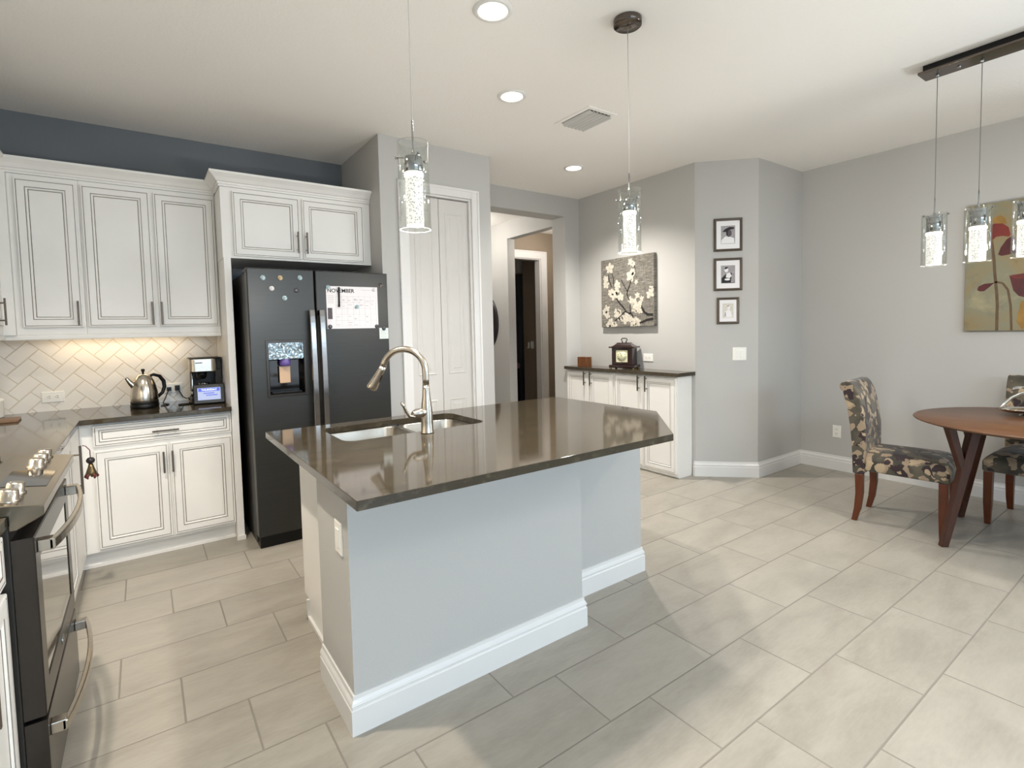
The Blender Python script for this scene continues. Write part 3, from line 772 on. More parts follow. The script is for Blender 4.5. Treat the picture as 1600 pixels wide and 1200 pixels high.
for gy in (2.03, 2.275, 2.52):
    g = MB(); h = 0.116
    for x in (-0.90, -0.455): g.box(x - 0.009, x + 0.009, gy - h, gy + h, 0.940, 0.962)
    for y in (-h, h): g.box(-0.90, -0.455, gy + y - 0.009, gy + y + 0.009, 0.940, 0.962)
    for x in (-0.79, -0.565): g.box(x - 0.006, x + 0.006, gy - h, gy + h, 0.944, 0.964)
    g.box(-0.90, -0.455, gy - 0.006, gy + 0.006, 0.944, 0.964)
    for x in (-0.90, -0.455):
        for y in (-h, h): g.box(x - 0.009, x + 0.009, gy + y - 0.009, gy + y + 0.009, 0.9262, 0.942)
    g.build('burner_grate', 'iron', t, bevel=0.003)
    for x in (-0.79, -0.565): MB().lathe((x, gy, 0.9262), [(0.045, 0), (0.045, 0.006), (0.03, 0.008), (0.03, 0.013), (0.001, 0.014)], 24).build('burner', 'iron', t)
# oven door with window
dr = MB().rings((-0.268, 1.905, 0.335), Y, Z, 0.74, 0.508, [(0, -0.048, 0), (0, -0.003, 0), (0.003, 0, 0), (0.075, 0, 0), (0.0775, -0.003, 0)]).build('oven_door', 'rangemetal', t)
MB().box(-0.2725, -0.2705, 1.984, 2.566, 0.414, 0.764).build('oven_window', 'ovenglass', dr)
def bow_handle(par, z, x0=-0.268, xo=-0.236, bow=0.032, y0=1.935, y1=2.615):
    n = 16; b = MB(); pts = []
    for i in range(n + 1):
        s_ = i / n; pts.append((xo + bow * math.sin(PI * s_) ** 0.8, y0 + (y1 - y0) * s_, z))
    vs = []
    for (x, y, zz) in pts: vs += [(x - 0.007, y, zz - 0.017), (x + 0.007, y, zz - 0.013), (x + 0.007, y, zz + 0.013), (x - 0.007, y, zz + 0.017)]
    b.mesh(vs, [(i * 4 + j, i * 4 + (j + 1) % 4, (i + 1) * 4 + (j + 1) % 4, (i + 1) * 4 + j) for i in range(n) for j in range(4)] + [(3, 2, 1, 0), (n * 4, n * 4 + 1, n * 4 + 2, n * 4 + 3)])
    for y in (y0 + 0.018, y1 - 0.018): b.box(x0 - 0.0005, xo + 0.004, y - 0.018, y + 0.018, z - 0.017, z + 0.017)
    return b.build('door_handle', 'nickel', par, bevel=0.003)
bow_handle(dr, 0.806)
MB().lathe((-0.268, 2.275, 0.373), [(0.016, 0), (0.016, 0.002), (0.013, 0.003), (0.012, 0.002), (0.001, 0.002)], 24, axis=(1, 0, 0)).build('badge', 'chrome', dr)
dw = MB().rings((-0.268, 1.905, 0.065), Y, Z, 0.74, 0.258, [(0, -0.048, 0), (0, -0.003, 0), (0.003, 0, 0)]).build('warming_drawer', 'rangemetal', t)
bow_handle(dw, 0.272)

t = thing('added_microwave', 'slate over-the-range microwave added unseen on the left wall to hold a fill light', 'microwave', (-0.75, 2.275, 1.40))  # unseen body added over the range to carry the warm fill
MB().box(-0.9395, -0.58, 1.90, 2.65, 1.40, 1.82).build('body', 'slateside', t, bevel=0.004)
MB().box(-0.5795, -0.56, 1.90, 2.47, 1.405, 1.815).build('door', 'blackgloss', t, bevel=0.003)
MB().box(-0.5795, -0.56, 2.475, 2.65, 1.405, 1.815).build('keypad', 'rangemetal', t, bevel=0.003)
MB().box(-0.78, -0.66, 2.05, 2.50, 1.394, 1.3995).build('added_fill_lens', 'striplens', t)
# ------------------------------------------------------------------ refrigerator
t = thing('refrigerator', 'dark slate side-by-side refrigerator with an ice and water dispenser', 'refrigerator', (1.0, 4.0, 0))
FRIDGE = t
MB().box(0.550, 1.462, 3.695, 4.40, 0.03, 1.785).build('case', 'slateside', t, bevel=0.004)
MB().box(0.560, 1.455, 3.640, 4.38, 0.0, 0.075).build('base_grille', 'black', t)
for x in (0.575, 1.43): MB().box(x - 0.03, x + 0.03, 3.63, 3.78, 1.7855, 1.80).build('hinge_cover', 'black', t, bevel=0.004)
def frounded(x0, x1, z0, z1): return [(0, -0.082, 0), (0, -0.008, 0), (0.002, -0.003, 0), (0.006, 0, 0)]
# left door with a recess
lx0, lx1, lz0, lz1, yf = 0.548, 0.9535, 0.085, 1.808, 3.60
hx0, hx1, hz0, hz1 = 0.640, 0.880, 0.985, 1.345
b = MB()
def rr(x0, x1, z0, z1, y): return [(x0, y, z0), (x1, y, z0), (x1, y, z1), (x0, y, z1)]
outs = [rr(lx0, lx1, lz0, lz1, yf + 0.082), rr(lx0, lx1, lz0, lz1, yf + 0.008), rr(lx0 + 0.002, lx1 - 0.002, lz0 + 0.002, lz1 - 0.002, yf + 0.003), rr(lx0 + 0.006, lx1 - 0.006, lz0 + 0.006, lz1 - 0.006, yf), rr(hx0, hx1, hz0, hz1, yf), rr(hx0, hx1, hz0, hz1, yf + 0.012)]
for k in range(len(outs) - 1):
    for q in range(4): b.face([outs[k][q], outs[k][(q + 1) % 4], outs[k + 1][(q + 1) % 4], outs[k + 1][q]])
b.face(outs[0][::-1])
b.box(hx0, hx1, yf + 0.0815, yf + 0.0818, hz0, hz1)
ld = b.build('door', 'slate', t)
bz = MB()
bo = [rr(hx0 - 0.004, hx1 + 0.004, hz0 - 0.004, hz1 + 0.004, yf - 0.0005), rr(hx0 - 0.002, hx1 + 0.002, hz0 - 0.002, hz1 + 0.002, yf - 0.005), rr(hx0 + 0.012, hx1 - 0.012, hz0 + 0.012, hz1 - 0.012, yf - 0.005), rr(hx0 + 0.016, hx1 - 0.016, hz0 + 0.016, hz1 - 0.016, yf + 0.006)]
for k in range(3):
    for q in range(4): bz.face([bo[k][q], bo[k][(q + 1) % 4], bo[k + 1][(q + 1) % 4], bo[k + 1][q]])
disp = bz.build('dispenser_bezel', 'rangemetal', ld)
re = MB()
for f in ([(hx0 + .012, yf + .004, hz0 + .012), (hx1 - .012, yf + .004, hz0 + .012), (hx1 - .03, yf + .074, hz0 + .02), (hx0 + .03, yf + .074, hz0 + .02)],
          [(hx0 + .012, yf + .004, hz0 + .012), (hx0 + .03, yf + .074, hz0 + .02), (hx0 + .03, yf + .074, hz1 - .13), (hx0 + .012, yf + .004, hz1 - .12)],
          [(hx1 - .012, yf + .004, hz0 + .012), (hx1 - .012, yf + .004, hz1 - .12), (hx1 - .03, yf + .074, hz1 - .13), (hx1 - .03, yf + .074, hz0 + .02)],
          [(hx0 + .03, yf + .074, hz0 + .02), (hx1 - .03, yf + .074, hz0 + .02), (hx1 - .03, yf + .074, hz1 - .13), (hx0 + .03, yf + .074, hz1 - .13)],
          [(hx0 + .03, yf + .074, hz1 - .13), (hx1 - .03, yf + .074, hz1 - .13), (hx1 - .012, yf + .004, hz1 - .12), (hx0 + .012, yf + .004, hz1 - .12)]):
    re.face(f)
re.build('dispenser_recess', 'blackgloss', ld)
MB().box(hx0 + 0.014, hx1 - 0.014, yf + 0.0005, yf + 0.010, hz1 - 0.12, hz1 - 0.014).build('dispenser_panel', 'display', ld)
MB().lathe((0.757, yf + 0.035, 1.18), [(0.03, 0.045), (0.034, 0.02), (0.03, 0.0), (0.001, 0.0)], 20).build('dispenser_spout', 'purple', ld)
MB().box(0.722, 0.790, yf + 0.045, yf + 0.055, 1.065, 1.178).build('dispenser_paddle', 'amberglass', ld, bevel=0.004)
MB().box(0.67, 0.85, yf + 0.008, yf + 0.06, hz0 + 0.019, hz0 + 0.027).build('drip_tray', 'black', ld)
rd = MB().rings((0.9615, yf, lz0), X, Z, 0.506, lz1 - lz0, [(0, -0.082, 0), (0, -0.008, 0), (0.002, -0.003, 0), (0.006, 0, 0)]).build('door', 'slate', t)
def fridge_handle(par, xc):
    n = 24; b = MB(); vs = []
    z0, z1 = 0.52, 1.543
    for i in range(n + 1):
        s_ = i / n; z = z0 + (z1 - z0) * s_; y = yf - 0.045 - 0.022 * math.sin(PI * s_) ** 0.7
        vs += [(xc - 0.021, y + 0.006, z), (xc - 0.017, y - 0.007, z), (xc + 0.017, y - 0.007, z), (xc + 0.021, y + 0.006, z)]
    b.mesh(vs, [(i * 4 + j, i * 4 + (j + 1) % 4, (i + 1) * 4 + (j + 1) % 4, (i + 1) * 4 + j) for i in range(n) for j in range(4)] + [(3, 2, 1, 0), (n * 4, n * 4 + 1, n * 4 + 2, n * 4 + 3)])
    for z in (z0 + 0.02, z1 - 0.02): b.box(xc - 0.018, xc + 0.018, yf - 0.040, yf + 0.001, z - 0.018, z + 0.018)
    return b.build('door_handle', 'handlesteel', par, bevel=0.003)
fridge_handle(ld, 0.921); fridge_handle(rd, 0.984)
MB().lathe((1.414, yf - 0.0005, 1.722), [(0.016, 0), (0.016, 0.003), (0.013, 0.004), (0.012, 0.003), (0.001, 0.003)], 24, axis=(0, -1, 0)).build('badge', 'darkchrome', rd)

# papers and magnets on the refrigerator
def magnet(x, z, label, mt='magnet', r=0.0155, y=None):
    y = yf - 0.0003 if y is None else y
    b = MB().lathe((x, y, z), [(r, 0), (r, 0.004), (r * 0.9, 0.007), (r * 0.6, 0.0095), (r * 0.25, 0.0105), (0.0005, 0.0107)], 20, axis=(0, -1, 0), caps=False)
    b.lathe((x, y, z), [(0.0005, 0), (r, 0)], 20, axis=(0, -1, 0))
    solid('fridge_magnet', b, mt, label, 'magnet', 'round glass fridge magnets', origin=(x, y, z - r))
for x, z, mt, l in ((0.641, 1.746, 'magnet', 'round glass magnet at the far upper left of the cluster on the left refrigerator door'),
                    (0.743, 1.749, 'magnetwarm', 'amber round magnet at the top middle of the cluster on the left refrigerator door'),
                    (0.864, 1.754, 'magnet', 'round glass magnet nearest the handles in the top row of the cluster'),
                    (0.690, 1.680, 'magnetpale', 'round magnet in the second row of the cluster, on its left'),
                    (0.840, 1.671, 'magnetdark', 'dark-edged round magnet in the second row of the cluster, on its right'),
                    (0.765, 1.620, 'magnet', 'blue round magnet alone at the bottom of the cluster on the left refrigerator door')):
    magnet(x, z, l, mt)
t = thing('wall_calendar', 'white paper November month calendar held by magnets on the right refrigerator door', 'calendar', (1.208, yf, 1.416))
yc = yf - 0.0012
MB().box(1.029, 1.389, yc, yf - 0.0003, 1.416, 1.706).build('sheet', 'paper', t)
letters('NOVEMBER', 0.036, (1.036, yc - 0.0003, 1.664), X, Z, 'ink', 'month_lettering', t, bold=0.014)
g = MB()
def ln(x0, x1, z0, z1): g.box(x0, x1, yc - 0.0004, yc - 0.0001, z0, z1)
for r_ in range(6): ln(1.09, 1.375, 1.432 + r_ * 0.041, 1.4328 + r_ * 0.041)
for c_ in range(8): ln(1.09 + c_ * 0.0407, 1.0908 + c_ * 0.0407, 1.432, 1.637)
rnd = random.Random(3)
for k in range(34):
    x = 1.095 + rnd.randrange(7) * 0.0407; z = 1.440 + rnd.randrange(5) * 0.041 + rnd.random() * 0.02
    ln(x, x + 0.012 + rnd.random() * 0.016, z, z + 0.0022)
for k in range(5): ln(1.036, 1.08, 1.64 - k * 0.012, 1.642 - k * 0.012)
ln(1.27, 1.37, 1.683, 1.6845)
g.build('date_grid', 'faintink', t)
MB().box(1.035, 1.066, yc - 0.0008, yc - 0.0002, 1.482, 1.558).build('photo_inset', 'printface', t)
solid('marker_pen', MB().cyl((1.112, yc - 0.007, 1.565), (1.114, yc - 0.007, 1.66), 0.0062, n=12).cyl((1.114, yc - 0.007, 1.66), (1.1145, yc - 0.007, 1.70), 0.0066, n=12), 'ink',
      'thin black marker pen hanging upright on the calendar sheet', 'pen')
for x, z, mt, l in ((1.043, 1.697, 'magnet', 'blue round magnet at the top left corner of the calendar'), (1.366, 1.690, 'magnetpale', 'pale round magnet at the top right corner of the calendar'),
                    (1.047, 1.430, 'magnetdark', 'dark round magnet at the bottom left corner of the calendar'), (1.376, 1.428, 'magnetdark', 'dark round magnet at the bottom right corner of the calendar'),
                    (1.236, 1.567, 'magnet', 'blue round magnet in the middle of the calendar')):
    magnet(x, z, l, mt, 0.0145, yc - 0.0002)
t = thing('paper_note', 'small pale green paper note below the calendar by the refrigerator door edge', 'note', (1.430, yf, 1.338))
q = MB().box(1.395, 1.462, yf - 0.0012, yf - 0.0003, 1.338, 1.416).build('sheet', 'note', t)
q = MB()
for k in range(5): q.box(1.402, 1.45 - 0.008 * (k % 2), yf - 0.0016, yf - 0.0013, 1.35 + k * 0.011, 1.3515 + k * 0.011)
q.build('writing', 'faintink', t)
magnet(1.428, 1.412, 'round magnet holding the small green note', 'magnetdark', 0.0145, yf - 0.0014)

# ------------------------------------------------------------------ island
t = thing('kitchen_island', 'kitchen island base with painted walls and white baseboards under the stone top', 'island', (1.40, 2.2, 0))
MB().prism([(0.535, 1.735), (1.605, 1.735), (1.605, 1.935), (2.245, 1.935), (2.245, 2.11), (0.535, 2.11)], 0, 0.8835).build('knee_wall', 'wall', t)
MB().sweep([(0.535, 2.109), (0.535, 1.735), (1.605, 1.735), (1.605, 1.935), (2.245, 1.935), (2.245, 2.11)], BASEP).build('baseboard', 'trim', t)
cb = MB()
cb.prism([(2.111, 0), (2.59, 0), (2.59, 0.10), (2.665, 0.10), (2.665, 0.8835), (2.111, 0.8835)], 0.598, 0.618, 0, 'x')
cb.prism([(2.111, 0), (2.59, 0), (2.59, 0.10), (2.665, 0.10), (2.665, 0.8835), (2.111, 0.8835)], 2.20, 2.22, 0, 'x')
cb.box(0.618, 2.20, 2.645, 2.665, 0.10, 0.8835).box(0.618, 2.20, 2.111, 2.645, 0.10, 0.118).box(0.618, 2.20, 2.575, 2.59, 0, 0.10)
cb.build('cabinet_box', 'cab', t, bevel=0.001)
MB().box(0.586, 0.598, 2.112, 2.588, 0, 0.020).box(0.586, 0.598, 2.576, 2.588, 0, 0.10).build('shoe_moulding', 'trim', t)
for i in range(4):
    x0 = 0.628 + i * 0.3925
    d = cab_door(t, (x0 + 0.385, 2.6855, 0.122), -X, 0.385, 0.592)
    bar_pull(d, (x0 + (0.345 if i % 2 == 0 else 0.04), 2.6855, 0.60), (0, 1, 0), Z, 0.135)
    d = cab_door(t, (x0 + 0.385, 2.6855, 0.739), -X, 0.385, 0.128, 'drawer_front', DRAWP)

def rrect(x0, x1, y0, y1, r, n=8):
    p = []
    for cx, cy, a0 in ((x1 - r, y0 + r, -PI / 2), (x1 - r, y1 - r, 0), (x0 + r, y1 - r, PI / 2), (x0 + r, y0 + r, PI)):
        p += [(cx + r * math.cos(a0 + PI / 2 * i / n), cy + r * math.sin(a0 + PI / 2 * i / n)) for i in range(n + 1)]
    return p
SX0, SX1, SY0, SY1 = 0.695, 1.418, 2.225, 2.628
outer = [(0.465, 1.417), (1.862, 1.417), (2.300, 1.862), (2.300, 2.730), (0.465, 2.730)]
hole = rrect(SX0, SX1, SY0, SY1, 0.06)
def slab(outer, hole, z0, z1):
    bm = bmesh.new(); lo = []
    for z in (z0, z1):
        es = []
        for loop in (outer, hole):
            vs = [bm.verts.new((x, y, z)) for x, y in loop]
            es += [bm.edges.new((vs[i], vs[(i + 1) % len(vs)])) for i in range(len(vs))]
            lo.append(vs)
        bmesh.ops.triangle_fill(bm, use_beauty=True, use_dissolve=False, edges=es)
    for a, b_ in ((lo[0], lo[2]), (lo[1], lo[3])):
        for i in range(len(a)):
            j = (i + 1) % len(a); bm.faces.new((a[i], a[j], b_[j], b_[i]))
    bm.verts.index_update(); b = MB()
    b.mesh([v.co.copy() for v in bm.verts], [[v.index for v in f.verts] for f in bm.faces]); bm.free()
    return b
solid('countertop', slab(outer, hole, 0.884, 0.914), 'stone', 'large glossy brown stone island top with one clipped corner and a sink', 'countertop', 'stone countertops', origin=(1.38, 2.1, 0.884), bevel=0.0015)
t = thing('kitchen_sink', 'undermounted stainless steel sink set in the island top', 'sink', (1.056, 2.43, 0.69))
for x0, x1, zb in ((SX0 - 0.008, 1.075, 0.70), (1.095, SX1 + 0.008, 0.70)):
    b = MB(); L = []
    for inset, z, r in ((-0.012, 0.8832, 0.07), (0.0, 0.8832, 0.06), (0.004, 0.875, 0.06), (0.010, 0.74, 0.055), (0.03, 0.705, 0.05), (0.06, 0.70, 0.03)):
        ii = inset if inset >= 0 else (-0.008)
        L.append([(x, y, z) for x, y in rrect(x0 + ii, x1 - ii, SY0 - 0.008 + ii, SY1 + 0.008 - ii, r)])
    n = len(L[0])
    for k in range(len(L) - 1):
        for i in range(n): b.face([L[k][i], L[k][(i + 1) % n], L[k + 1][(i + 1) % n], L[k + 1][i]], 0, k > 0)
    b.face(L[-1])
    bw = b.build('bowl', 'sinksteel', t)
    MB().lathe(((x0 + x1) / 2, 2.43, 0.7005), [(0.045, 0), (0.045, 0.003), (0.035, 0.002), (0.03, -0.0005), (0.001, -0.0005)], 24).build('drain', 'chrome', bw)
# faucet: pull-down, arc leaning over the bowl
FB = Vector((1.057, 2.176, 0.914))
t = thing('kitchen_faucet', 'brushed nickel pull-down kitchen faucet with a high arc on the island', 'faucet', tuple(FB))
fd = Vector((-0.70, 0.71, 0)).normalized()
def fp(r, z): return FB + fd * r + Z * z
MB().lathe(FB, [(0.001, 0), (0.031, 0), (0.031, 0.004), (0.0285, 0.010), (0.0275, 0.05), (0.0265, 0.10), (0.023, 0.135), (0.0185, 0.17), (0.0165, 0.20), (0.0160, 0.222), (0.001, 0.222)], 32).build('body', 'nickel', t)
pts = [fp(0, 0.2215), fp(0, 0.25), fp(0, 0.285)]
R_ = 0.105
for i in range(1, 17):
    a = PI * 0.93 * i / 16; pts.append(fp(R_ - R_ * math.cos(a), 0.285 + R_ * math.sin(a)))
MB().tube(pts, 0.0150, 16).build('spout_arc', 'nickel', t)
e = pts[-1]; dr_ = (pts[-1] - pts[-2]).normalized()
dr_ = (dr_ + fd * 0.28).normalized()
hd = MB(); hd.lathe(e - dr_ * 0.004, [(0.001, 0), (0.0165, 0), (0.0168, 0.02), (0.0185, 0.05), (0.024, 0.10), (0.0255, 0.118), (0.0235, 0.123), (0.001, 0.122)], 28, axis=dr_)
hd = hd.build('spray_head', 'nickel', t)
bt = e + dr_ * 0.055 + (-dr_.cross(Vector((0, 0, 1)).cross(dr_))).normalized() * 0
sidev = (fd - dr_ * fd.dot(dr_)).normalized()
MB().box(-0.006, 0.006, -0.002, 0.003, -0.02, 0.02).xf(Matrix.Translation(e + dr_ * 0.055 - sidev * 0.0195) @ Matrix((fd.cross(Z).to_tuple() + (0,), sidev.to_tuple() + (0,), dr_.to_tuple() + (0,), (0, 0, 0, 1))).transposed()).build('spray_button', 'black', hd, bevel=0.001)
hx = Vector((-0.86, -0.2, 0)).normalized()
hub = FB + Z * 0.098
MB().cyl(hub + hx * 0.015, hub + hx * 0.062, 0.0205, 0.0205, n=24).cyl(hub + hx * 0.062, hub + hx * 0.082, 0.0205, 0.012, n=24).build('handle_hub', 'nickel', t, bevel=0.002)
hp = [hub + hx * 0.060 + Z * -0.004, hub + hx * 0.078 - Z * 0.012, hub + hx * 0.10 - Z * 0.006, hub + hx * 0.118 + Z * 0.018, hub + hx * 0.128 + Z * 0.042, hub + hx * 0.143 + Z * 0.058]
MB().tube(hp, [0.010, 0.010, 0.008, 0.007, 0.0075, 0.006], 14).build('lever', 'nickel', t)
plate('white wall plate on the painted end of the island', (0.535, 1.832, 0.662), -Y, 0.075, 0.118, 'decora', 'wall plates')

# ------------------------------------------------------------------ things on the kitchen counter
KC = Vector((-0.006, 4.28, 0.9143))
t = thing('electric_kettle', 'polished steel electric kettle with black handle and base on the counter', 'kettle', tuple(KC))
MB().lathe(KC, [(0.001, 0), (0.079, 0), (0.081, 0.006), (0.081, 0.022), (0.076, 0.026), (0.079, 0.030), (0.0795, 0.044), (0.001, 0.044)], 40).build('power_base', 'black', t)
kb = MB().lathe(KC, [(0.0775, 0.0442), (0.0790, 0.050), (0.0790, 0.070), (0.0765, 0.105), (0.070, 0.145), (0.060, 0.180), (0.048, 0.202), (0.043, 0.208)], 44)
kb = kb.build('body', 'steel', t)
ld_ = MB().lathe(KC, [(0.0432, 0.2078), (0.040, 0.215), (0.028, 0.224), (0.010, 0.229), (0.001, 0.2295)], 36).build('lid', 'steel', t)
MB().lathe(KC, [(0.006, 0.2285), (0.006, 0.238), (0.010, 0.246), (0.011, 0.256), (0.008, 0.260), (0.001, 0.261)], 24).build('lid_knob', 'black', ld_)
sd = Vector((-0.95, -0.3, 0)).normalized()
MB().tube([KC + sd * 0.052 + Z * 0.145, KC + sd * 0.075 + Z * 0.172, KC + sd * 0.096 + Z * 0.205], [0.022, 0.016, 0.010], 18, caps=False).build('spout', 'steel', t)
hd_ = -sd
MB().tube([KC + hd_ * 0.030 + Z * 0.208, KC + hd_ * 0.06 + Z * 0.218, KC + hd_ * 0.095 + Z * 0.205, KC + hd_ * 0.118 + Z * 0.17, KC + hd_ * 0.122 + Z * 0.13, KC + hd_ * 0.108 + Z * 0.09, KC + hd_ * 0.072 + Z * 0.058], [0.010, 0.011, 0.012, 0.0125, 0.012, 0.011, 0.010], 14, flat=0.8).build('handle', 'black', t)
solid('power_cord', MB().tube([(0.145, 4.505, 1.006), (0.13, 4.48, 0.985), (0.115, 4.45, 0.95), (0.10, 4.42, 0.922), (0.10, 4.38, 0.9185), (0.13, 4.33, 0.9185), (0.115, 4.29, 0.9185), (0.083, 4.28, 0.9185)], 0.0036, 10)
      .box(0.128, 0.156, 4.503, 4.5335, 0.994, 1.020), 'black', 'black cord from the outlet to the steel kettle', 'cord', 'counter power cords')
solid('power_cord', MB().tube([(0.192, 4.505, 1.010), (0.205, 4.48, 0.985), (0.222, 4.46, 0.948), (0.245, 4.45, 0.934), (0.256, 4.455, 0.940), (0.262, 4.457, 0.9185)], 0.0036, 10)
      .box(0.178, 0.208, 4.503, 4.5335, 0.994, 1.030), 'black', 'black cord hanging from the outlet to the coffee maker', 'cord', 'counter power cords')
solid('power_cord', MB().tube([(0.215 + 0.032 * math.cos(a * PI / 8), 4.235 + 0.022 * math.sin(a * PI / 8), 0.9185) for a in range(17)] + [(0.262, 4.25, 0.9185), (0.285, 4.262, 0.9185)], 0.004, 10),
      'black', 'black cord loop lying on the counter beside the digital clock', 'cord', 'counter power cords')
plate('white outlet on the tiled backsplash to the left of the kettle', (-0.497, 4.5405, 1.007), X, 0.115, 0.072, 'duplex_h', 'wall plates')
plate('white outlet on the tiled backsplash with two black plugs in it', (0.170, 4.5405, 1.010), X, 0.115, 0.072, 'duplex_h', 'wall plates')
# coffee maker
t = thing('coffee_maker', 'steel and black espresso coffee maker in the counter corner', 'coffee maker', (0.355, 4.34, 0.9143))
z0 = 0.9143
MB().box(0.262, 0.458, 4.235, 4.45, z0, z0 + 0.04).build('drip_base', 'black', t, bevel=0.006)
MB().box(0.270, 0.455, 4.34, 4.45, z0 + 0.0402, z0 + 0.23).build('column', 'black', t, bevel=0.006)
MB().box(0.415, 0.456, 4.262, 4.3395, z0 + 0.0402, z0 + 0.23).build('side_post', 'slateside', t, bevel=0.004)
hb = MB().prism(rrect(0.255, 0.424, 4.215, 4.339, 0.035, 6), z0 + 0.222, z0 + 0.312).build('brew_head', 'steel', t, bevel=0.003)
MB().box(0.4245, 0.457, 4.262, 4.45, z0 + 0.2305, z0 + 0.312).box(0.270, 0.4245, 4.3395, 4.45, z0 + 0.2305, z0 + 0.312).build('water_tank', 'slateside', t, bevel=0.004)
MB().box(0.258, 0.456, 4.22, 4.445, z0 + 0.3122, z0 + 0.319).build('lid', 'black', t, bevel=0.003)
MB().box(0.292, 0.335, 4.2135, 4.2148, z0 + 0.282, z0 + 0.288).build('maker_mark', 'slateside', hb)
MB().lathe((0.332, 4.28, z0 + 0.17), [(0.001, 0), (0.024, 0), (0.03, 0.012), (0.033, 0.03), (0.033, 0.0515), (0.001, 0.0515)], 24).cyl((0.332, 4.25, z0 + 0.19), (0.30, 4.178, z0 + 0.178), 0.010, 0.012, n=14).build('portafilter', 'black', t)
MB().lathe((0.345, 4.29, z0 + 0.0405), [(0.001, 0), (0.04, 0), (0.047, 0.03), (0.045, 0.07), (0.034, 0.09), (0.034, 0.1)], 24).build('carafe', 'ovenglass', t)
MB().tube([(0.272, 4.255, z0 + 0.2215), (0.272, 4.25, z0 + 0.17), (0.270, 4.245, z0 + 0.11), (0.268, 4.242, z0 + 0.075)], 0.005, 10).lathe((0.2675, 4.241, z0 + 0.055), [(0.001, 0), (0.009, 0), (0.010, 0.03), (0.001, 0.032)], 14).build('steam_wand', 'chrome', t)
# digital day clock
CK = Vector((0.362, 4.15, 0.9143))
t = thing('digital_clock', 'grey framed digital day clock with lit screen in front of the coffee maker', 'clock', tuple(CK), math.radians(-4))
tl = Matrix.Rotation(math.radians(-10), 4, 'X')
def CL(b): return b.xf(tl)
CL(MB().rings((-0.094, 0, 0.004), X, Z, 0.188, 0.134, [(0, -0.022, 0), (0, 0.0, 0), (0.004, 0.003, 0), (0.022, 0.003, 0), (0.024, 0.0, 0)])).build('frame', 'rangemetal', t, local=True)
CL(MB().box(-0.0695, 0.0695, -0.0012, -0.0004, 0.0285, 0.1135)).build('screen', 'screen', t, local=True)
CL(MB().box(-0.0645, 0.0645, -0.0020, -0.0014, 0.088, 0.1105)).build('screen_band', 'screenband', t, local=True)
o = XF[t.name] @ tl @ Vector((0, -0.0026, 0.0925)); wu = (XF[t.name] @ tl).to_3x3()
letters('THURSDAY', 0.0185, o, wu @ X, wu @ Z, 'screenink', 'day_lettering', t, 0.0003, 'CENTER')
CL(MB().box(-0.035, 0.03, -0.0020, -0.0014, 0.072, 0.078).box(-0.02, 0.05, -0.0020, -0.0014, 0.058, 0.064)).build('time_marks', 'screenband', t, local=True)
MB().box(-0.03, 0.03, 0.026, 0.060, 0.0, 0.008).box(-0.02, 0.02, 0.024, 0.030, 0.0, 0.07).build('stand', 'black', t, local=True)
solid('serving_board', MB().prism([(-0.93, 4.07), (-0.605, 4.07), (-0.615, 4.245), (-0.93, 4.245)], 0.9143, 0.928), 'board', 'flat brown serving board on the counter at the left photo edge', 'tray', bevel=0.003)
solid('canister', MB().lathe((-0.775, 4.42, 0.9143), [(0.001, 0), (0.058, 0), (0.06, 0.005), (0.06, 0.095), (0.062, 0.098), (0.062, 0.112), (0.05, 0.12), (0.001, 0.122)], 32), 'ceramic', 'white ceramic canister behind the board in the counter corner', 'canister', origin=(-0.775, 4.42, 0.9143))
# ornament hanging on the corner pull
OX, OY = -0.246, 3.40
t = thing('hanging_ornament', 'small bronze bell-shaped ornament hanging from the corner cabinet pull', 'ornament', (OX, OY, 0.655))
MB().tube([(-0.2758, 3.405, 0.842), (-0.262, 3.403, 0.838), (OX, OY, 0.815), (OX, OY, 0.778)], 0.0022, 8).build('cord', 'red', t)
MB().lathe((OX, OY, 0.746), [(0.001, 0), (0.012, 0.002), (0.0185, 0.012), (0.0185, 0.02), (0.012, 0.030), (0.001, 0.033)], 20).build('bead', 'darkwood', t)
MB().lathe((OX, OY, 0.690), [(0.001, -0.005), (0.024, -0.002), (0.022, 0.012), (0.014, 0.035), (0.009, 0.055), (0.001, 0.057)], 20).build('bell', 'bronze', t)
b = MB()
for a in range(5):
    an = a * 2 * PI / 5 + 0.3; dv = Vector((math.cos(an), math.sin(an), 0))
    b.tube([Vector((OX, OY, 0.700)) + dv * 0.012, Vector((OX, OY, 0.690)) + dv * 0.020, Vector((OX, OY, 0.678)) + dv * 0.027, Vector((OX, OY, 0.672)) + dv * 0.022], [0.005, 0.007, 0.006, 0.004], 10)
b.build('petals', ['red'], t)

# ------------------------------------------------------------------ bar cabinets and counter in the alcove
BRG = 'shallow white bar cabinets'
def bar_cab(label, y0, y1):
    t = cab_thing('bar_cabinet', label, (3.98, (y0 + y1) / 2, 0), BRG)
    MB().box(3.88, 4.086, y0, y1, 0.012, 0.9295).box(3.895, 4.086, y0, y1, 0, 0.012).build('cabinet_box', 'cab', t, bevel=0.0015)
    h = (y1 - y0) / 2
    for k, (a, s_) in enumerate(((y1 - 0.012, 1), (y0 + h - 0.003, -1))):
        w = h - 0.015
        d = cab_door(t, (3.8595, a, 0.045), -Y, w, 0.868)
        py = y0 + h + (0.045 if k == 0 else -0.045)
        bar_pull(d, (3.8595, py, 0.845), (-1, 0, 0), Z, 0.15)
    return t
bar_cab('white two-door bar cabinet in the alcove nearer the hall opening', 3.668, 4.384)
bar_cab('white two-door bar cabinet in the alcove under the mantel clock, nearer the angled wall', 2.905, 3.664)
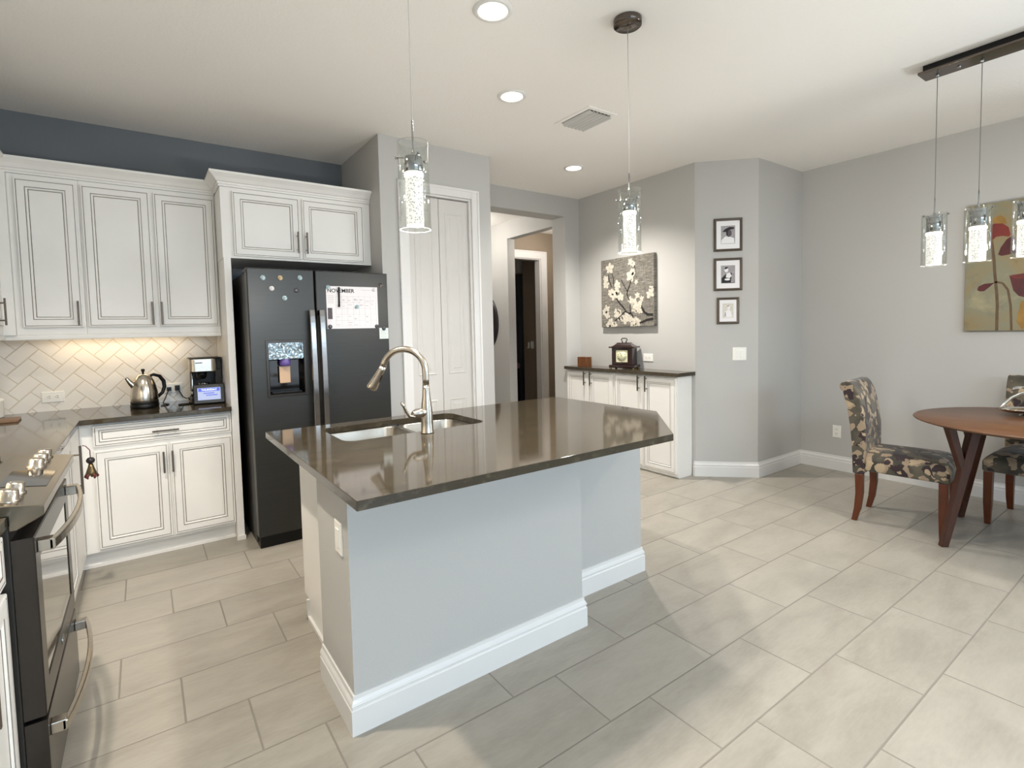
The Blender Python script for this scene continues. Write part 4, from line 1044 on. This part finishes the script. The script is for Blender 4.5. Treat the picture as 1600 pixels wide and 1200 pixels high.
solid('countertop', MB().box(3.832, 4.0895, 2.868, 4.384, 0.930, 0.963), 'stone', 'narrow dark stone bar top in the alcove under the mantel clock', 'countertop', 'stone countertops', bevel=0.002)
# mantel clock
CC = Vector((3.955, 3.60, 0.9633))
t = thing('mantel_clock', 'dark mahogany mantel clock with a carrying handle on the bar counter', 'clock', tuple(CC), math.radians(-90 + 20))
def LB(): return MB()
LB().box(-0.135, 0.135, -0.085, 0.085, 0.012, 0.042).build('plinth', 'mahogany', t, bevel=0.006, local=True)
b = LB()
for x in (-0.12, 0.12):
    for y in (-0.07, 0.07): b.cyl((x, y, 0), (x, y, 0.0125), 0.012, n=12)
b.build('feet', 'brass', t, local=True)
LB().box(-0.108, 0.108, -0.066, 0.066, 0.0422, 0.212).build('case', 'mahogany', t, bevel=0.004, local=True)
b = LB().box(-0.134, 0.134, -0.084, 0.084, 0.2122, 0.226)
def frs(b, z0, z1, w0, d0, w1, d1):
    v = [(-w0, -d0, z0), (w0, -d0, z0), (w0, d0, z0), (-w0, d0, z0), (-w1, -d1, z1), (w1, -d1, z1), (w1, d1, z1), (-w1, d1, z1)]
    b.mesh(v, [(3, 2, 1, 0), (4, 5, 6, 7), (0, 1, 5, 4), (1, 2, 6, 5), (2, 3, 7, 6), (3, 0, 4, 7)])
frs(b, 0.226, 0.238, 0.112, 0.068, 0.090, 0.052); frs(b, 0.238, 0.258, 0.090, 0.052, 0.066, 0.036); b.box(-0.066, 0.066, -0.036, 0.036, 0.258, 0.264)
b.build('roof', 'mahogany', t, local=True, bevel=0.002)
LB().tube([(-0.02, 0, 0.262), (-0.02, 0, 0.275), (-0.032, 0, 0.292), (-0.024, 0, 0.304), (0, 0, 0.307), (0.024, 0, 0.304), (0.032, 0, 0.292), (0.02, 0, 0.275), (0.02, 0, 0.262)], 0.0055, 12).build('carrying_handle', 'darkchrome', t, local=True)
fr_ = LB().rings((-0.074, -0.0662, 0.056), X, Z, 0.148, 0.146, [(0, -0.004, 0), (0, 0.003, 0), (0.012, 0.003, 0), (0.014, 0.0008, 0)]).build('dial_frame', 'mahogany', t, local=True)
LB().box(-0.060, 0.060, -0.0682, -0.0672, 0.070, 0.188).build('dial_plate', 'dial', t, local=True)
dl = LB().lathe((0, -0.0684, 0.129), [(0.052, 0), (0.052, 0.001), (0.001, 0.001)], 36, axis=(0, -1, 0)).build('dial', 'dial', t, local=True)
b = LB()
for k in range(12):
    a = k * PI / 6; c_, s_ = math.sin(a), math.cos(a)
    b.cyl((0.045 * c_, -0.0696, 0.129 + 0.045 * s_), (0.034 * c_, -0.0696, 0.129 + 0.034 * s_), 0.0016, n=6)
b.tube([(0, -0.0702, 0.129), (-0.010, -0.0702, 0.155)], [0.003, 0.0008], 6); b.tube([(0, -0.0706, 0.129), (-0.018, -0.0706, 0.168)], [0.0025, 0.0008], 6)
b.build('hour_marks', 'ink', dl, local=True)
solid('wooden_box', MB().box(3.90, 3.985, 4.10, 4.235, 0.9633, 1.052).box(3.90, 3.985, 4.10, 4.235, 1.054, 1.066), 'boxwood', 'small striped brown wooden box at the hall end of the bar counter', 'box', bevel=0.002, origin=(3.9425, 4.1675, 0.9633))
plate('white outlet above the bar counter to the right of the mantel clock', (4.0895, 3.407, 1.074), -Y, 0.118, 0.075, 'duplex_h', 'wall plates')

# flower canvas
t = thing('canvas_print', 'square grey canvas with white blossoms and dark branches above the bar', 'picture', (4.07, 3.65, 1.385))
CY0, CY1, CZ0, CZ1, CXF = 4.003, 3.297, 1.386, 2.096, 4.048
MB().box(CXF, 4.0893, CY1, CY0, CZ0, CZ1).build('canvas', 'weave', t, bevel=0.004)
def cv(px, py):
    s_ = (px - 100) / 675.0; top = 228 - 118 * s_; bot = 1055 - 15 * s_
    s2 = s_ * (1.0 - 0.10 * (1 - s_))          # the far side is foreshortened
    return CY0 + (CY1 - CY0) * s2, CZ1 + (CZ0 - CZ1) * (py - top) / (bot - top)
pb = MB(); prnd = random.Random(11)
def flower(px, py, r, n=5):
    y, z = cv(px, py); a0 = prnd.random() * 6
    for k in range(n):
        a = a0 + k * 2 * PI / n + prnd.uniform(-0.25, 0.25); q = r * 0.8 * prnd.uniform(0.42, 0.6)
        cy, cz = y + q * math.cos(a), z + q * math.sin(a); rr_ = r * 0.8 * prnd.uniform(0.34, 0.48); e_ = prnd.uniform(0.7, 1.0)
        pts = []
        for i in range(14):
            b_ = i * 2 * PI / 14; u, v = rr_ * 1.25 * math.cos(b_), rr_ * e_ * math.sin(b_)
            yy = cy + u * math.cos(a) - v * math.sin(a); zz = cz + u * math.sin(a) + v * math.cos(a)
            pts.append((CXF - 0.0008 - 0.0002 * k, min(CY0 - 0.002, max(CY1 + 0.002, yy)), min(CZ1 - 0.002, max(CZ0 + 0.002, zz))))
        pb.face(pts, 0)
for f in ((230, 320, .075), (170, 450, .05), (175, 520, .055), (250, 620, .06), (290, 650, .075), (340, 520, .06), (330, 590, .055), (375, 670, .06), (515, 230, .045), (545, 260, .035), (510, 400, .075), (540, 350, .05),
          (735, 620, .065), (745, 570, .04), (590, 650, .04), (640, 690, .035), (540, 740, .06), (590, 780, .085), (560, 820, .06), (620, 840, .045), (180, 830, .06), (150, 860, .045), (190, 900, .05), (240, 1000, .065), (210, 1020, .05), (290, 1020, .05),
          (345, 900, .075), (380, 920, .055), (330, 860, .05), (430, 960, .06), (490, 940, .05), (560, 980, .07), (540, 1020, .055), (600, 1000, .05), (455, 900, .04), (580, 480, .03), (500, 700, .04)):
    flower(*f)
def stroke(mb, pts, wd, f, mi):
    P = [Vector((0,) + f(*p)) for p in pts]; x = CXF - 0.0022; wd = wd * 1.1
    for i in range(len(P) - 1):
        d_ = (P[i + 1] - P[i]); n_ = Vector((0, -d_.z, d_.y)).normalized()
        w0 = wd * (1 - 0.4 * i / len(P)); w1 = wd * (1 - 0.4 * (i + 1) / len(P))
        q = [P[i] - n_ * w0, P[i] + n_ * w0, P[i + 1] + n_ * w1 + d_ * 0.06, P[i + 1] - n_ * w1 + d_ * 0.06]
        for v in q: v.x = x
        mb.face(q, mi)
for s_, w in (([(325, 690), (365, 750), (415, 800), (455, 860), (500, 880), (510, 860)], .008), ([(540, 925), (505, 860), (500, 780)], .007), ([(495, 715), (465, 640), (470, 600), (430, 530), (392, 455)], .006), ([(470, 600), (500, 520), (520, 445)], .006),
              ([(255, 545), (225, 460), (215, 400)], .006), ([(290, 530), (285, 440), (265, 380)], .005), ([(765, 895), (700, 890), (660, 850), (640, 780)], .012), ([(765, 945), (700, 960), (620, 1000)], .012), ([(565, 330), (562, 270)], .004), ([(440, 850), (400, 890), (300, 975)], .005)):
    stroke(pb, s_, w, cv, 1)
pb.build('painted_blossoms', ['petal', 'branch'], t, weld=False)

# three framed portraits on the angled wall
PRG = 'bronze framed portraits on the angled wall'
PO = Vector((4.2875, 2.6725, 0)); PU = Vector((1, -1, 0)).normalized(); PN = Vector((-1, -1, 0)).normalized()
def portrait(label, z0, z1, w, kind):
    h = z1 - z0
    t = thing('picture_frame', label, 'picture', (PO.x, PO.y, z0), math.radians(-45), PRG)
    MB().rings((-w / 2, -0.0005, 0), X, Z, w, h, [(0, 0, 0), (0, 0.016, 0), (0.006, 0.021, 0), (0.018, 0.017, 0), (0.022, 0.010, 0)]).build('frame', 'frame', t, local=True)
    MB().box(-w / 2 + 0.0205, w / 2 - 0.0205, -0.0118, -0.0108, 0.0205, h - 0.0205).build('picture_mat', 'mat', t, local=True)
    pw, ph = (w * 0.5, h * 0.55)
    cz = h * 0.5
    b = MB(); y = -0.0121
    b.face([(-pw / 2, y, cz - ph / 2), (pw / 2, y, cz - ph / 2), (pw / 2, y, cz + ph / 2), (-pw / 2, y, cz + ph / 2)], 0)
    def sh(pts, mi, k): b.face([(px * pw, y - 0.0001 * k, cz + pz * ph) for px, pz in pts], mi)
    def el(cx, cz_, rx, rz, mi, k, n=20): sh([(cx + rx * math.cos(i * 2 * PI / n), cz_ + rz * math.sin(i * 2 * PI / n)) for i in range(n)], mi, k)
    if kind == 0:      # broad dark hat over a shaded face, pale coat
        sh([(-.48, -.48), (.46, -.48), (.42, -.2), (.12, -.1), (-.2, -.08), (-.46, -.28)], 2, 1)
        el(0.06, 0.08, .2, .2, 1, 2); sh([(-.42, .17), (-.2, .33), (.1, .43), (.44, .40), (.42, .32), (.1, .27), (-.12, .16)], 3, 3)
        sh([(-.14, .2), (.0, .24), (-.02, -.02), (-.1, -.02)], 3, 4)
    elif kind == 1:    # seated figure, dark sleeve, pale collar
        sh([(-.46, -.48), (.46, -.48), (.40, .0), (.2, .1), (-.1, .06), (-.46, -.2)], 3, 1)
        sh([(-.1, .06), (.14, .1), (.26, -.1), (.1, -.22), (-.16, -.16)], 2, 2); el(-.12, .26, .14, .14, 2, 3); sh([(-.26, .3), (-.18, .42), (.02, .40), (-.02, .34), (-.2, .28)], 3, 4)
        sh([(.2, -.46), (.44, -.46), (.4, -.05), (.28, .05)], 0, 5); el(-.05, -.28, .2, .06, 2, 6)
    else:              # fine pale sketch
        el(.06, .22, .13, .14, 2, 1); sh([(-.06, .28), (.02, .38), (.08, .36), (.0, .26)], 3, 2)
        sh([(-.3, -.46), (.36, -.46), (.3, -.1), (.12, .06), (-.08, .05), (-.3, -.1)], 2, 1); sh([(-.32, -.4), (-.18, -.4), (-.2, -.1), (-.28, -.1)], 1, 3)
    b.build('portrait_print', (['printgrey', 'printface', 'mat', 'ink'] if kind < 2 else ['printpale', 'printgrey', 'mat', 'ink']), t, local=True, weld=False)
portrait('topmost of three bronze frames, portrait of a person in a broad dark hat', 2.036, 2.324, 0.238, 0)
portrait('middle of three bronze frames, portrait of a seated figure with dark sleeves', 1.687, 1.975, 0.238, 1)
portrait('smallest and lowest of three bronze frames, a pale sketch of a figure', 1.390, 1.626, 0.186, 2)
plate('white double light switch below the three framed portraits', tuple(Vector((4.358, 2.602, 1.12)) + PN * 0.0005), PU, 0.116, 0.116, 'rocker', 'wall plates', 'light_switch', 'switch')
plate('white outlet low on the right wall behind the left dining chair', (5.2498, 2.16, 0.363), -Y, 0.072, 0.116, 'duplex', 'wall plates')

# poppy painting
t = thing('wall_painting', 'large ochre painting of red poppies on the right wall', 'picture', (5.22, 0.63, 1.292))
PX = 5.207
MB().box(PX, 5.2493, 0.0, 1.248, 1.292, 2.245).build('canvas', 'wash', t, bevel=0.003)
pb = MB()
def pf(pts, mi, k): pb.face([(PX - 0.0004 - 0.0002 * k, y, z) for y, z in pts], mi)
def pstroke(pts, w, mi, k):
    for (y0, z0), (y1, z1) in zip(pts, pts[1:]):
        d_ = Vector((0, y1 - y0, z1 - z0)).normalized(); n_ = Vector((0, -d_.z, d_.y)) * w
        pf([(y0 - n_.y, z0 - n_.z), (y0 + n_.y, z0 + n_.z), (y1 + n_.y, z1 + n_.z), (y1 - n_.y, z1 - n_.z)], mi, k)
pstroke([(1.099, 1.967), (1.082, 1.827), (1.076, 1.727), (1.062, 1.578), (1.056, 1.478), (1.057, 1.429), (1.056, 1.294)], .009, 3, 1)
pstroke([(1.074, 1.653), (1.067, 1.657), (1.03, 1.644), (1.0, 1.593), (0.983, 1.475), (0.975, 1.294)], .007, 3, 1)
pf([(1.103, 2.125), (1.055, 2.148), (1.025, 2.121), (1.017, 2.076), (1.091, 2.094)], 2, 1)
pf([(1.103, 2.081), (1.083, 2.09), (1.039, 2.083), (1.006, 2.05), (0.994, 1.995), (1.004, 1.98), (1.037, 1.992), (1.074, 1.991), (1.102, 1.96)], 0, 2)
pf([(1.06, 1.858), (1.046, 1.91), (1.015, 1.964), (0.98, 1.988), (0.93, 1.93), (0.94, 1.86), (1.009, 1.85), (1.041, 1.846)], 1, 3)
pf([(1.174, 1.606), (1.166, 1.631), (1.134, 1.648), (1.097, 1.65), (1.074, 1.653), (1.104, 1.621), (1.133, 1.593), (1.16, 1.593)], 1, 2)
pf([(0.995, 1.695), (0.98, 1.7), (0.917, 1.706), (0.84, 1.69), (0.82, 1.60), (0.86, 1.54), (0.913, 1.534), (0.942, 1.545), (0.971, 1.586)], 1, 2)
pf([(0.995, 1.695), (0.98, 1.7), (0.917, 1.706), (0.84, 1.69), (0.90, 1.67), (0.958, 1.669)], 0, 3)
pf([(0.93, 1.50), (0.90, 1.52), (0.86, 1.50), (0.85, 1.36), (0.92, 1.30), (0.95, 1.36)], 2, 1)
for cy, cz, r in ((0.60, 1.95, .13), (0.35, 1.72, .15), (0.62, 1.52, .10)):
    pf([(cy + r * (1.1 + .2 * math.sin(3 * a)) * math.cos(a), cz + r * .75 * math.sin(a)) for a in [i * 2 * PI / 20 for i in range(20)]], 0, 2)
    pf([(cy + r * .6 * math.cos(a), cz - r * .2 + r * .4 * math.sin(a)) for a in [i * 2 * PI / 16 for i in range(16)]], 1, 3)
    pstroke([(cy, cz - r * .7), (cy + .02, (cz + 1.3) / 2), (cy - .01, 1.294)], .008, 3, 1)
pb.build('painted_poppies', ['poppy', 'poppydark', 'ochre', 'stem'], t, weld=False)

# ------------------------------------------------------------------ dining set
def cushion(w0, w1, y0, y1, zb, zt, crown, n=14):
    """seat: width w0 at y0 (front) to w1 at y1, crowned top"""
    b = MB(); V = []
    def se(t): return (1 - abs(t) ** 4)
    for j in range(n + 1):
        v = -1 + 2 * j / n
        for i in range(n + 1):
            u = -1 + 2 * i / n; y = y0 + (y1 - y0) * (j / n); w = w0 + (w1 - w0) * (j / n)
            V.append((u * w / 2, y, zt + crown * (se(u) * (1 - max(0, -v) ** 5)) ** 0.6))
    T = len(V)
    for j in range(n + 1):
        for i in range(n + 1): V.append((V[j * (n + 1) + i][0], V[j * (n + 1) + i][1], zb))
    F = []
    for j in range(n):
        for i in range(n):
            a = j * (n + 1) + i; F.append((a, a + 1, a + n + 2, a + n + 1)); F.append((T + a + n + 1, T + a + n + 2, T + a + 1, T + a))
    for i in range(n):
        F.append((i + 1, i, T + i, T + i + 1)); k = n * (n + 1) + i; F.append((k, k + 1, T + k + 1, T + k))
        a = i * (n + 1); F.append((a, a + n + 1, T + a + n + 1, T + a)); a = i * (n + 1) + n; F.append((a + n + 1, a, T + a, T + a + n + 1))
    b.mesh(V, F, 0, True)
    return b
CHG = 'leaf print dining chairs'
def make_chair(label, loc, rz):
    t = thing('dining_chair', label, 'chair', loc, rz, CHG)
    cushion(0.475, 0.43, -0.265, 0.188, 0.362, 0.442, 0.062).build('seat', 'fabric', t, local=True, bevel=0.012, segs=3)
    front = [(0.190, 0.352), (0.185, 0.50), (0.188, 0.65), (0.205, 0.78), (0.232, 0.89), (0.258, 0.945), (0.280, 0.968)]
    back = [(0.305, 0.974), (0.330, 0.966), (0.345, 0.945), (0.343, 0.922), (0.325, 0.902), (0.300, 0.80), (0.282, 0.68), (0.270, 0.55), (0.266, 0.44), (0.262, 0.335), (0.195, 0.335)]
    pr = front + back
    b = MB(); n = 6; k = len(pr); vs = []
    for i in range(n + 1):
        u = -1 + 2 * i / n
        vs += [(u * (0.2125 + 0.012 * min(1, max(0, (z - 0.5) / 0.45))), y, z) for y, z in pr]
    fs = [(i * k + j, i * k + (j + 1) % k, (i + 1) * k + (j + 1) % k, (i + 1) * k + j) for i in range(n) for j in range(k)]
    b.mesh(vs, fs, 0, True); b.face(vs[:k][::-1]); b.face(vs[-k:])
    b.build('backrest', 'fabric', t, local=True, bevel=0.010, segs=3)
    def leg(pts, ws):
        b = MB(); vs = []
        for (x, y, z), w in zip(pts, ws): vs += [(x - w, y - w, z), (x + w, y - w, z), (x + w, y + w, z), (x - w, y + w, z)]
        m = len(pts)
        b.mesh(vs, [(i * 4 + j, i * 4 + (j + 1) % 4, (i + 1) * 4 + (j + 1) % 4, (i + 1) * 4 + j) for i in range(m - 1) for j in range(4)] + [(3, 2, 1, 0), ((m - 1) * 4, (m - 1) * 4 + 1, (m - 1) * 4 + 2, (m - 1) * 4 + 3)])
        b.build('leg', 'chairleg', t, local=True, bevel=0.003)
    for s_ in (-1, 1):
        leg([(s_ * 0.207, -0.232, 0.361), (s_ * 0.207, -0.232, 0.15), (s_ * 0.207, -0.230, 0)], [0.024, 0.022, 0.015])
        leg([(s_ * 0.184, 0.225, 0.334), (s_ * 0.184, 0.222, 0.20), (s_ * 0.184, 0.232, 0.09), (s_ * 0.184, 0.252, 0)], [0.024, 0.022, 0.020, 0.016])
    return t
CH = make_chair('leaf print upholstered dining chair left of the round table, its whole side in view', (4.215, 1.300, 0), math.radians(7))
dup(CH, (4.83, 0.745, 0), math.radians(-90), 'leaf print upholstered dining chair cut by the right photo edge behind the table')
TC = Vector((4.325, 0.655, 0))
t = thing('dining_table', 'round walnut dining table with forked wooden legs', 'table', tuple(TC))
MB().lathe(TC, [(0.001, 0.735), (0.53, 0.735), (0.582, 0.742), (0.612, 0.752), (0.617, 0.757), (0.612, 0.762), (0.001, 0.762)], 96).build('tabletop', 'tabletop', t)
def tleg(a):
    d = Vector((math.cos(a), math.sin(a), 0)); s_ = Vector((-d.y, d.x, 0)); b = MB()
    def beam(p, q, w0, w1, t0, t1):
        vs = []
        for c, w, tt in ((p, w0, t0), (q, w1, t1)):
            vs += [c - s_ * w - d * tt, c + s_ * w - d * tt, c + s_ * w + d * tt, c - s_ * w + d * tt]
        b.mesh(vs, [(0, 1, 5, 4), (1, 2, 6, 5), (2, 3, 7, 6), (3, 0, 4, 7), (3, 2, 1, 0), (4, 5, 6, 7)])
    beam(TC + d * 0.535, TC + d * 0.375 + Z * 0.7345, 0.018, 0.028, 0.020, 0.027)
    beam(TC + d * 0.437 + Z * 0.46, TC + d * 0.515 + Z * 0.7345, 0.022, 0.026, 0.016, 0.022)
    return b.build('leg', 'walnut', t, bevel=0.004)
for a in (138.0, 57.0, -42.0, -123.0): tleg(math.radians(a))
MB().prism([(TC.x + 0.40 * math.cos(math.radians(a)), TC.y + 0.40 * math.sin(math.radians(a))) for a in (141, 135, 60, 54, -39, -45, -120, -126)][::-1], 0.70, 0.7345).build('apron', 'walnut', t)
# silver dish
DO = Vector((4.545, 0.775, 0.7622))
t = thing('silver_dish', 'shiny silver leaf-shaped dish with an arched handle on the dining table', 'dish', tuple(DO), math.radians(-38))
b = MB(); n, m = 20, 10; vs = []
for i in range(n + 1):
    u = -1 + 2 * i / n; w = 0.085 * max(0.02, (1 - u * u)) ** 0.75
    for j in range(m + 1):
        v = -1 + 2 * j / m
        vs.append((u * 0.16, v * w, 0.018 + 0.028 * v * v * (1 - u * u) ** 0.5 + 0.030 * abs(u) ** 3))
b.mesh(vs, [(i * (m + 1) + j, (i + 1) * (m + 1) + j, (i + 1) * (m + 1) + j + 1, i * (m + 1) + j + 1) for i in range(n) for j in range(m)], 0, True)
o = b.build('bowl', 'silver', t, local=True)
sm = o.modifiers.new('solid', 'SOLIDIFY'); sm.thickness = 0.003
MB().lathe((0, 0, 0), [(0.001, 0), (0.03, 0), (0.028, 0.004), (0.012, 0.010), (0.012, 0.0185)], 24).build('foot', 'silver', t, local=True)
MB().tube([(-0.158, 0, 0.046), (-0.135, 0, 0.075), (-0.09, 0, 0.115), (-0.03, 0, 0.145), (0.04, 0, 0.150), (0.09, 0, 0.13)], [0.010, 0.0085, 0.0075, 0.007, 0.007, 0.004], 12, flat=1.5).build('handle', 'silver', t, local=True)
b = MB(); vs = []
for i in range(11):
    u = i / 10; w = 0.022 * math.sin(PI * min(1, u * 0.95 + 0.03)) + 0.001
    x = -0.10 + 0.15 * u; z = 0.168 + 0.02 * math.sin(u * 3)
    vs += [(x, -w, z), (x, 0, z - 0.004), (x, w, z)]
b.mesh(vs, [(i * 3 + j, (i + 1) * 3 + j, (i + 1) * 3 + j + 1, i * 3 + j + 1) for i in range(10) for j in range(2)], 0, True)
b.tube([(0.02, 0, 0.148), (0.02, 0, 0.182)], 0.003, 8)
o = b.build('leaf_finial', 'silver', t, local=True)
sm = o.modifiers.new('solid', 'SOLIDIFY'); sm.thickness = 0.002

# ------------------------------------------------------------------ lamps
def pendant_parts(par, x, y, zg0, zg1, R_, zc0, zs0, zs1, rs, rc, ztop, stem, cord='cord'):
    """cord, stem, glass cylinder, chrome socket and lit crystal core; returns the glass"""
    MB().cyl((x, y, zs1 + stem), (x, y, ztop), 0.0018, n=8).build('cord', cord, par)
    so = MB(); so.lathe((x, y, zs0), [(rs * 0.94, 0), (rs, 0.002), (rs, zs1 - zs0 - 0.003), (rs * 0.9, zs1 - zs0), (0.008, zs1 - zs0), (0.007, zs1 - zs0 + 0.012), (0.004, zs1 - zs0 + 0.02), (0.0035, zs1 - zs0 + stem), (0.001, zs1 - zs0 + stem)], 32)
    so = so.build('socket', 'chrome', par)
    a = MB()
    for k in range(3):
        an = 0.4 + k * 2 * PI / 3; d = Vector((math.cos(an), math.sin(an), 0)); c = Vector((x, y, zs1 - 0.002))
        a.tube([c + d * rs * 0.3, c + d * (R_ * 0.75), c + d * (R_ + 0.006)], 0.0022, 8).cyl(c + d * (R_ + 0.0015), c + d * (R_ + 0.010), 0.005, n=10)
    a.build('glass_arms', 'chrome', so)
    g = MB().lathe((x, y, zg0), [(R_, 0), (R_, zg1 - zg0)], 48)
    t_ = 0.0028
    g.lathe((x, y, zg0), [(R_ - t_, 0), (R_ - t_, zg1 - zg0)], 48)
    for z in (0, zg1 - zg0): g.lathe((x, y, zg0), [(R_ - t_, z), (R_, z)], 48, 1)
    gl = g.build('glass_shade', ['glass', 'rim'], par)
    cr = MB().lathe((x, y, zc0), [(0.001, 0), (rc * 0.96, 0), (rc, 0.003), (rc, zs0 - zc0 - 0.0185)], 32).build('crystal_core', 'crystal', par)
    MB().lathe((x, y, zs0), [(rc, -0.018), (rc * 1.06, -0.015), (rc * 1.06, -0.002), (rc * 0.9, -0.0005)], 32).build('lit_collar', 'crystalcap', cr)
    return gl
M['rim'] = plain('polished_glass_rim', '#b4b8b6', 0.12, spec=0.8)
PDG = 'island pendant lamps'
def island_pendant(label, x, y):
    t = thing('pendant_lamp', label, 'lamp', (x, y, 1.74), 0, PDG)
    MB().lathe((x, y, CEIL - 0.031), [(0.001, 0), (0.062, 0), (0.066, 0.003), (0.067, 0.028), (0.066, 0.0305)], 40).build('canopy', 'darkchrome', t)
    pendant_parts(t, x, y, 1.742, 2.043, 0.0545, 1.755, 1.940, 1.995, 0.0325, 0.0305, CEIL - 0.031, 0.125)
    point_light('pendant_glow', (x, y, 1.70), 18, WARM, 0.03)
    return t
island_pendant('clear glass cylinder pendant lamp with lit crystal core, nearer the refrigerator', 0.805, 1.70)
island_pendant('clear glass cylinder pendant lamp hanging before the blossom canvas', 1.945, 1.728)
t = thing('linear_pendant_light', 'bronze ceiling bar with a row of clear glass pendants over the dining table', 'lamp', (3.765, 0.66, CEIL))
MB().box(3.715, 3.815, 0.20, 1.10, 2.800, 2.8345).build('mounting_plate', 'black', t)
MB().box(3.698, 3.832, 0.18, 1.12, 2.786, 2.7998).build('canopy_bar', 'darkchrome', t, bevel=0.002)
b = MB()
for y in (0.95, 0.56, 0.36): b.lathe((3.768, y, 2.7859), [(0.009, 0), (0.009, -0.004), (0.004, -0.008), (0.0005, -0.008)], 14)
b.build('cap_nut', 'chrome', t)
for k in range(5):
    y = 1.052 - k * 0.195
    MB().lathe((3.788, y, 2.7859), [(0.008, 0), (0.008, -0.006), (0.003, -0.012), (0.0005, -0.012)], 14).build('cord_grip', 'chrome', t)
    pendant_parts(t, 3.788, y, 1.702, 1.998, 0.060, 1.705, 1.893, 1.990, 0.038, 0.037, 2.786, 0.10, 'greycord')
    point_light('pendant_glow', (3.788, y, 1.665), 6, WARM, 0.03)

DLG = 'recessed ceiling downlights'
DLL = ['lit recessed ceiling light nearest the camera, at the top of the photo', 'lit recessed ceiling light in the middle of the row of three', 'lit recessed ceiling light farthest away, before the alcove',
       'added unseen recessed ceiling light over the walkway beside the range', 'added recessed ceiling light behind the camera near the left wall', 'added recessed ceiling light behind the camera towards the dining side']  # these unseen fixtures are added to go with the fill beams
for (x, y), l in zip(DOWNLIGHTS, DLL):
    t = thing('recessed_downlight', l, 'light', (x, y, CEIL), 0, DLG)
    MB().lathe((x, y, CEIL), [(0.092, -0.0003), (0.090, -0.005), (0.072, -0.009), (0.066, -0.006), (0.066, -0.0003)], 40).build('trim_ring', 'trim', t)
    MB().lathe((x, y, CEIL), [(0.0655, -0.0045), (0.001, -0.0055)], 40).build('lens', 'lightlens', t)
for (x, y), l in (((3.35, 6.0), 'added unseen recessed ceiling light in the hall beyond the opening'), ((4.75, 5.45), 'added unseen recessed ceiling light in the small lobby beyond the hall')):  # hidden fixtures added to go with the hall and lobby fill
    t = thing('recessed_downlight', l, 'light', (x, y, CEIL), 0, DLG)
    MB().lathe((x, y, CEIL), [(0.092, -0.0003), (0.090, -0.005), (0.072, -0.009), (0.066, -0.006), (0.066, -0.0003)], 32).build('trim_ring', 'trim', t)
    MB().lathe((x, y, CEIL), [(0.0655, -0.0045), (0.001, -0.0055)], 32).build('lens', 'lightlens', t)
t = thing('ceiling_vent', 'rectangular ceiling air vent with grey blades', 'vent', (2.587, 2.70, CEIL))
MB().rings((2.478, 2.54, CEIL - 0.0003), X, -Y, 0.001, -0.001, [(0, 0, 0), (0, 0, 0)]) if False else None
vf = MB()
vf.box(2.455, 2.485, 2.515, 2.865, CEIL - 0.006, CEIL - 0.0003).box(2.690, 2.720, 2.515, 2.865, CEIL - 0.006, CEIL - 0.0003).box(2.485, 2.690, 2.515, 2.548, CEIL - 0.006, CEIL - 0.0003).box(2.485, 2.690, 2.832, 2.865, CEIL - 0.006, CEIL - 0.0003)
vf.build('frame', 'ceiling', t, bevel=0.002)
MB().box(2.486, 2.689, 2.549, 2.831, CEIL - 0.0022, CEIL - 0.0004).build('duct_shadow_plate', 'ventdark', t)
for k in range(6):
    x = 2.500 + k * 0.034
    b = MB(); vs = []
    for i, (dx, dz) in enumerate(((-0.004, -0.003), (0.002, -0.010), (0.012, -0.017), (0.026, -0.021))):
        vs += [(x + dx, 2.549, CEIL + dz), (x + dx, 2.831, CEIL + dz), (x + dx, 2.831, CEIL + dz - 0.0015), (x + dx, 2.549, CEIL + dz - 0.0015)]
    b.mesh(vs, [(i * 4 + j, i * 4 + (j + 1) % 4, (i + 1) * 4 + (j + 1) % 4, (i + 1) * 4 + j) for i in range(3) for j in range(4)])
    b.build('blade', 'vent', t)

# ------------------------------------------------------------------ hall and the room beyond
t = thing('round_mirror', 'round wall mirror with a wide dark frame in the hall, mostly hidden by the pantry', 'mirror', (4.07, 6.485, 1.035))
MB().lathe((4.0795, 6.485, 1.487), [(0.28, 0), (0.28, 0.012), (0.31, 0.024), (0.42, 0.026), (0.452, 0.014), (0.452, 0)], 72, axis=(-1, 0, 0)).build('frame', 'darkwood', t)
MB().lathe((4.0795, 6.485, 1.487), [(0.2795, 0.008), (0.001, 0.008)], 48, axis=(-1, 0, 0)).build('glass', 'mirror', t)
plate('light switch on the taupe wall seen through the far bedroom door', (5.1995, 6.72, 1.125), -Y, 0.075, 0.118, 'rocker', 'wall plates', 'light_switch', 'switch')
solid('wall_hook', MB().box(5.185, 5.1995, 6.80, 6.825, 1.07, 1.17).box(5.165, 5.185, 6.805, 6.82, 1.07, 1.085), 'plate', 'small pale hook beside the switch in the far bedroom', 'hook')
solid('bedroom_curtain', MB().prism([(5.55 + 0.012 * math.sin(i * 1.3), 7.35 + i * 0.05) for i in range(25)] + [(5.62, 8.55), (5.62, 7.35)], 0.05, 2.35), 'bluegrey', 'blue grey curtain glimpsed in the dark far bedroom', 'curtain')
solid('curtain_valance', MB().box(5.36, 5.54, 7.32, 8.58, 2.36, 2.60), 'ceramic', 'pale box above the curtain in the far bedroom', 'valance')
t = thing('bed', 'dark bed with a pink cover glimpsed through the far bedroom door', 'bed', (4.9, 7.9, 0))
MB().box(4.62, 5.34, 7.3, 8.55, 0.04, 0.70).build('frame', 'darkwood', t, bevel=0.01)
MB().box(4.60, 5.36, 7.29, 8.55, 0.7005, 0.80).build('cover', 'pink', t, bevel=0.02)
b = MB()
for x in (4.66, 5.30):
    for y in (7.34, 8.50): b.cyl((x, y, 0), (x, y, 0.041), 0.02, n=10)
b.build('feet', 'darkwood', t)
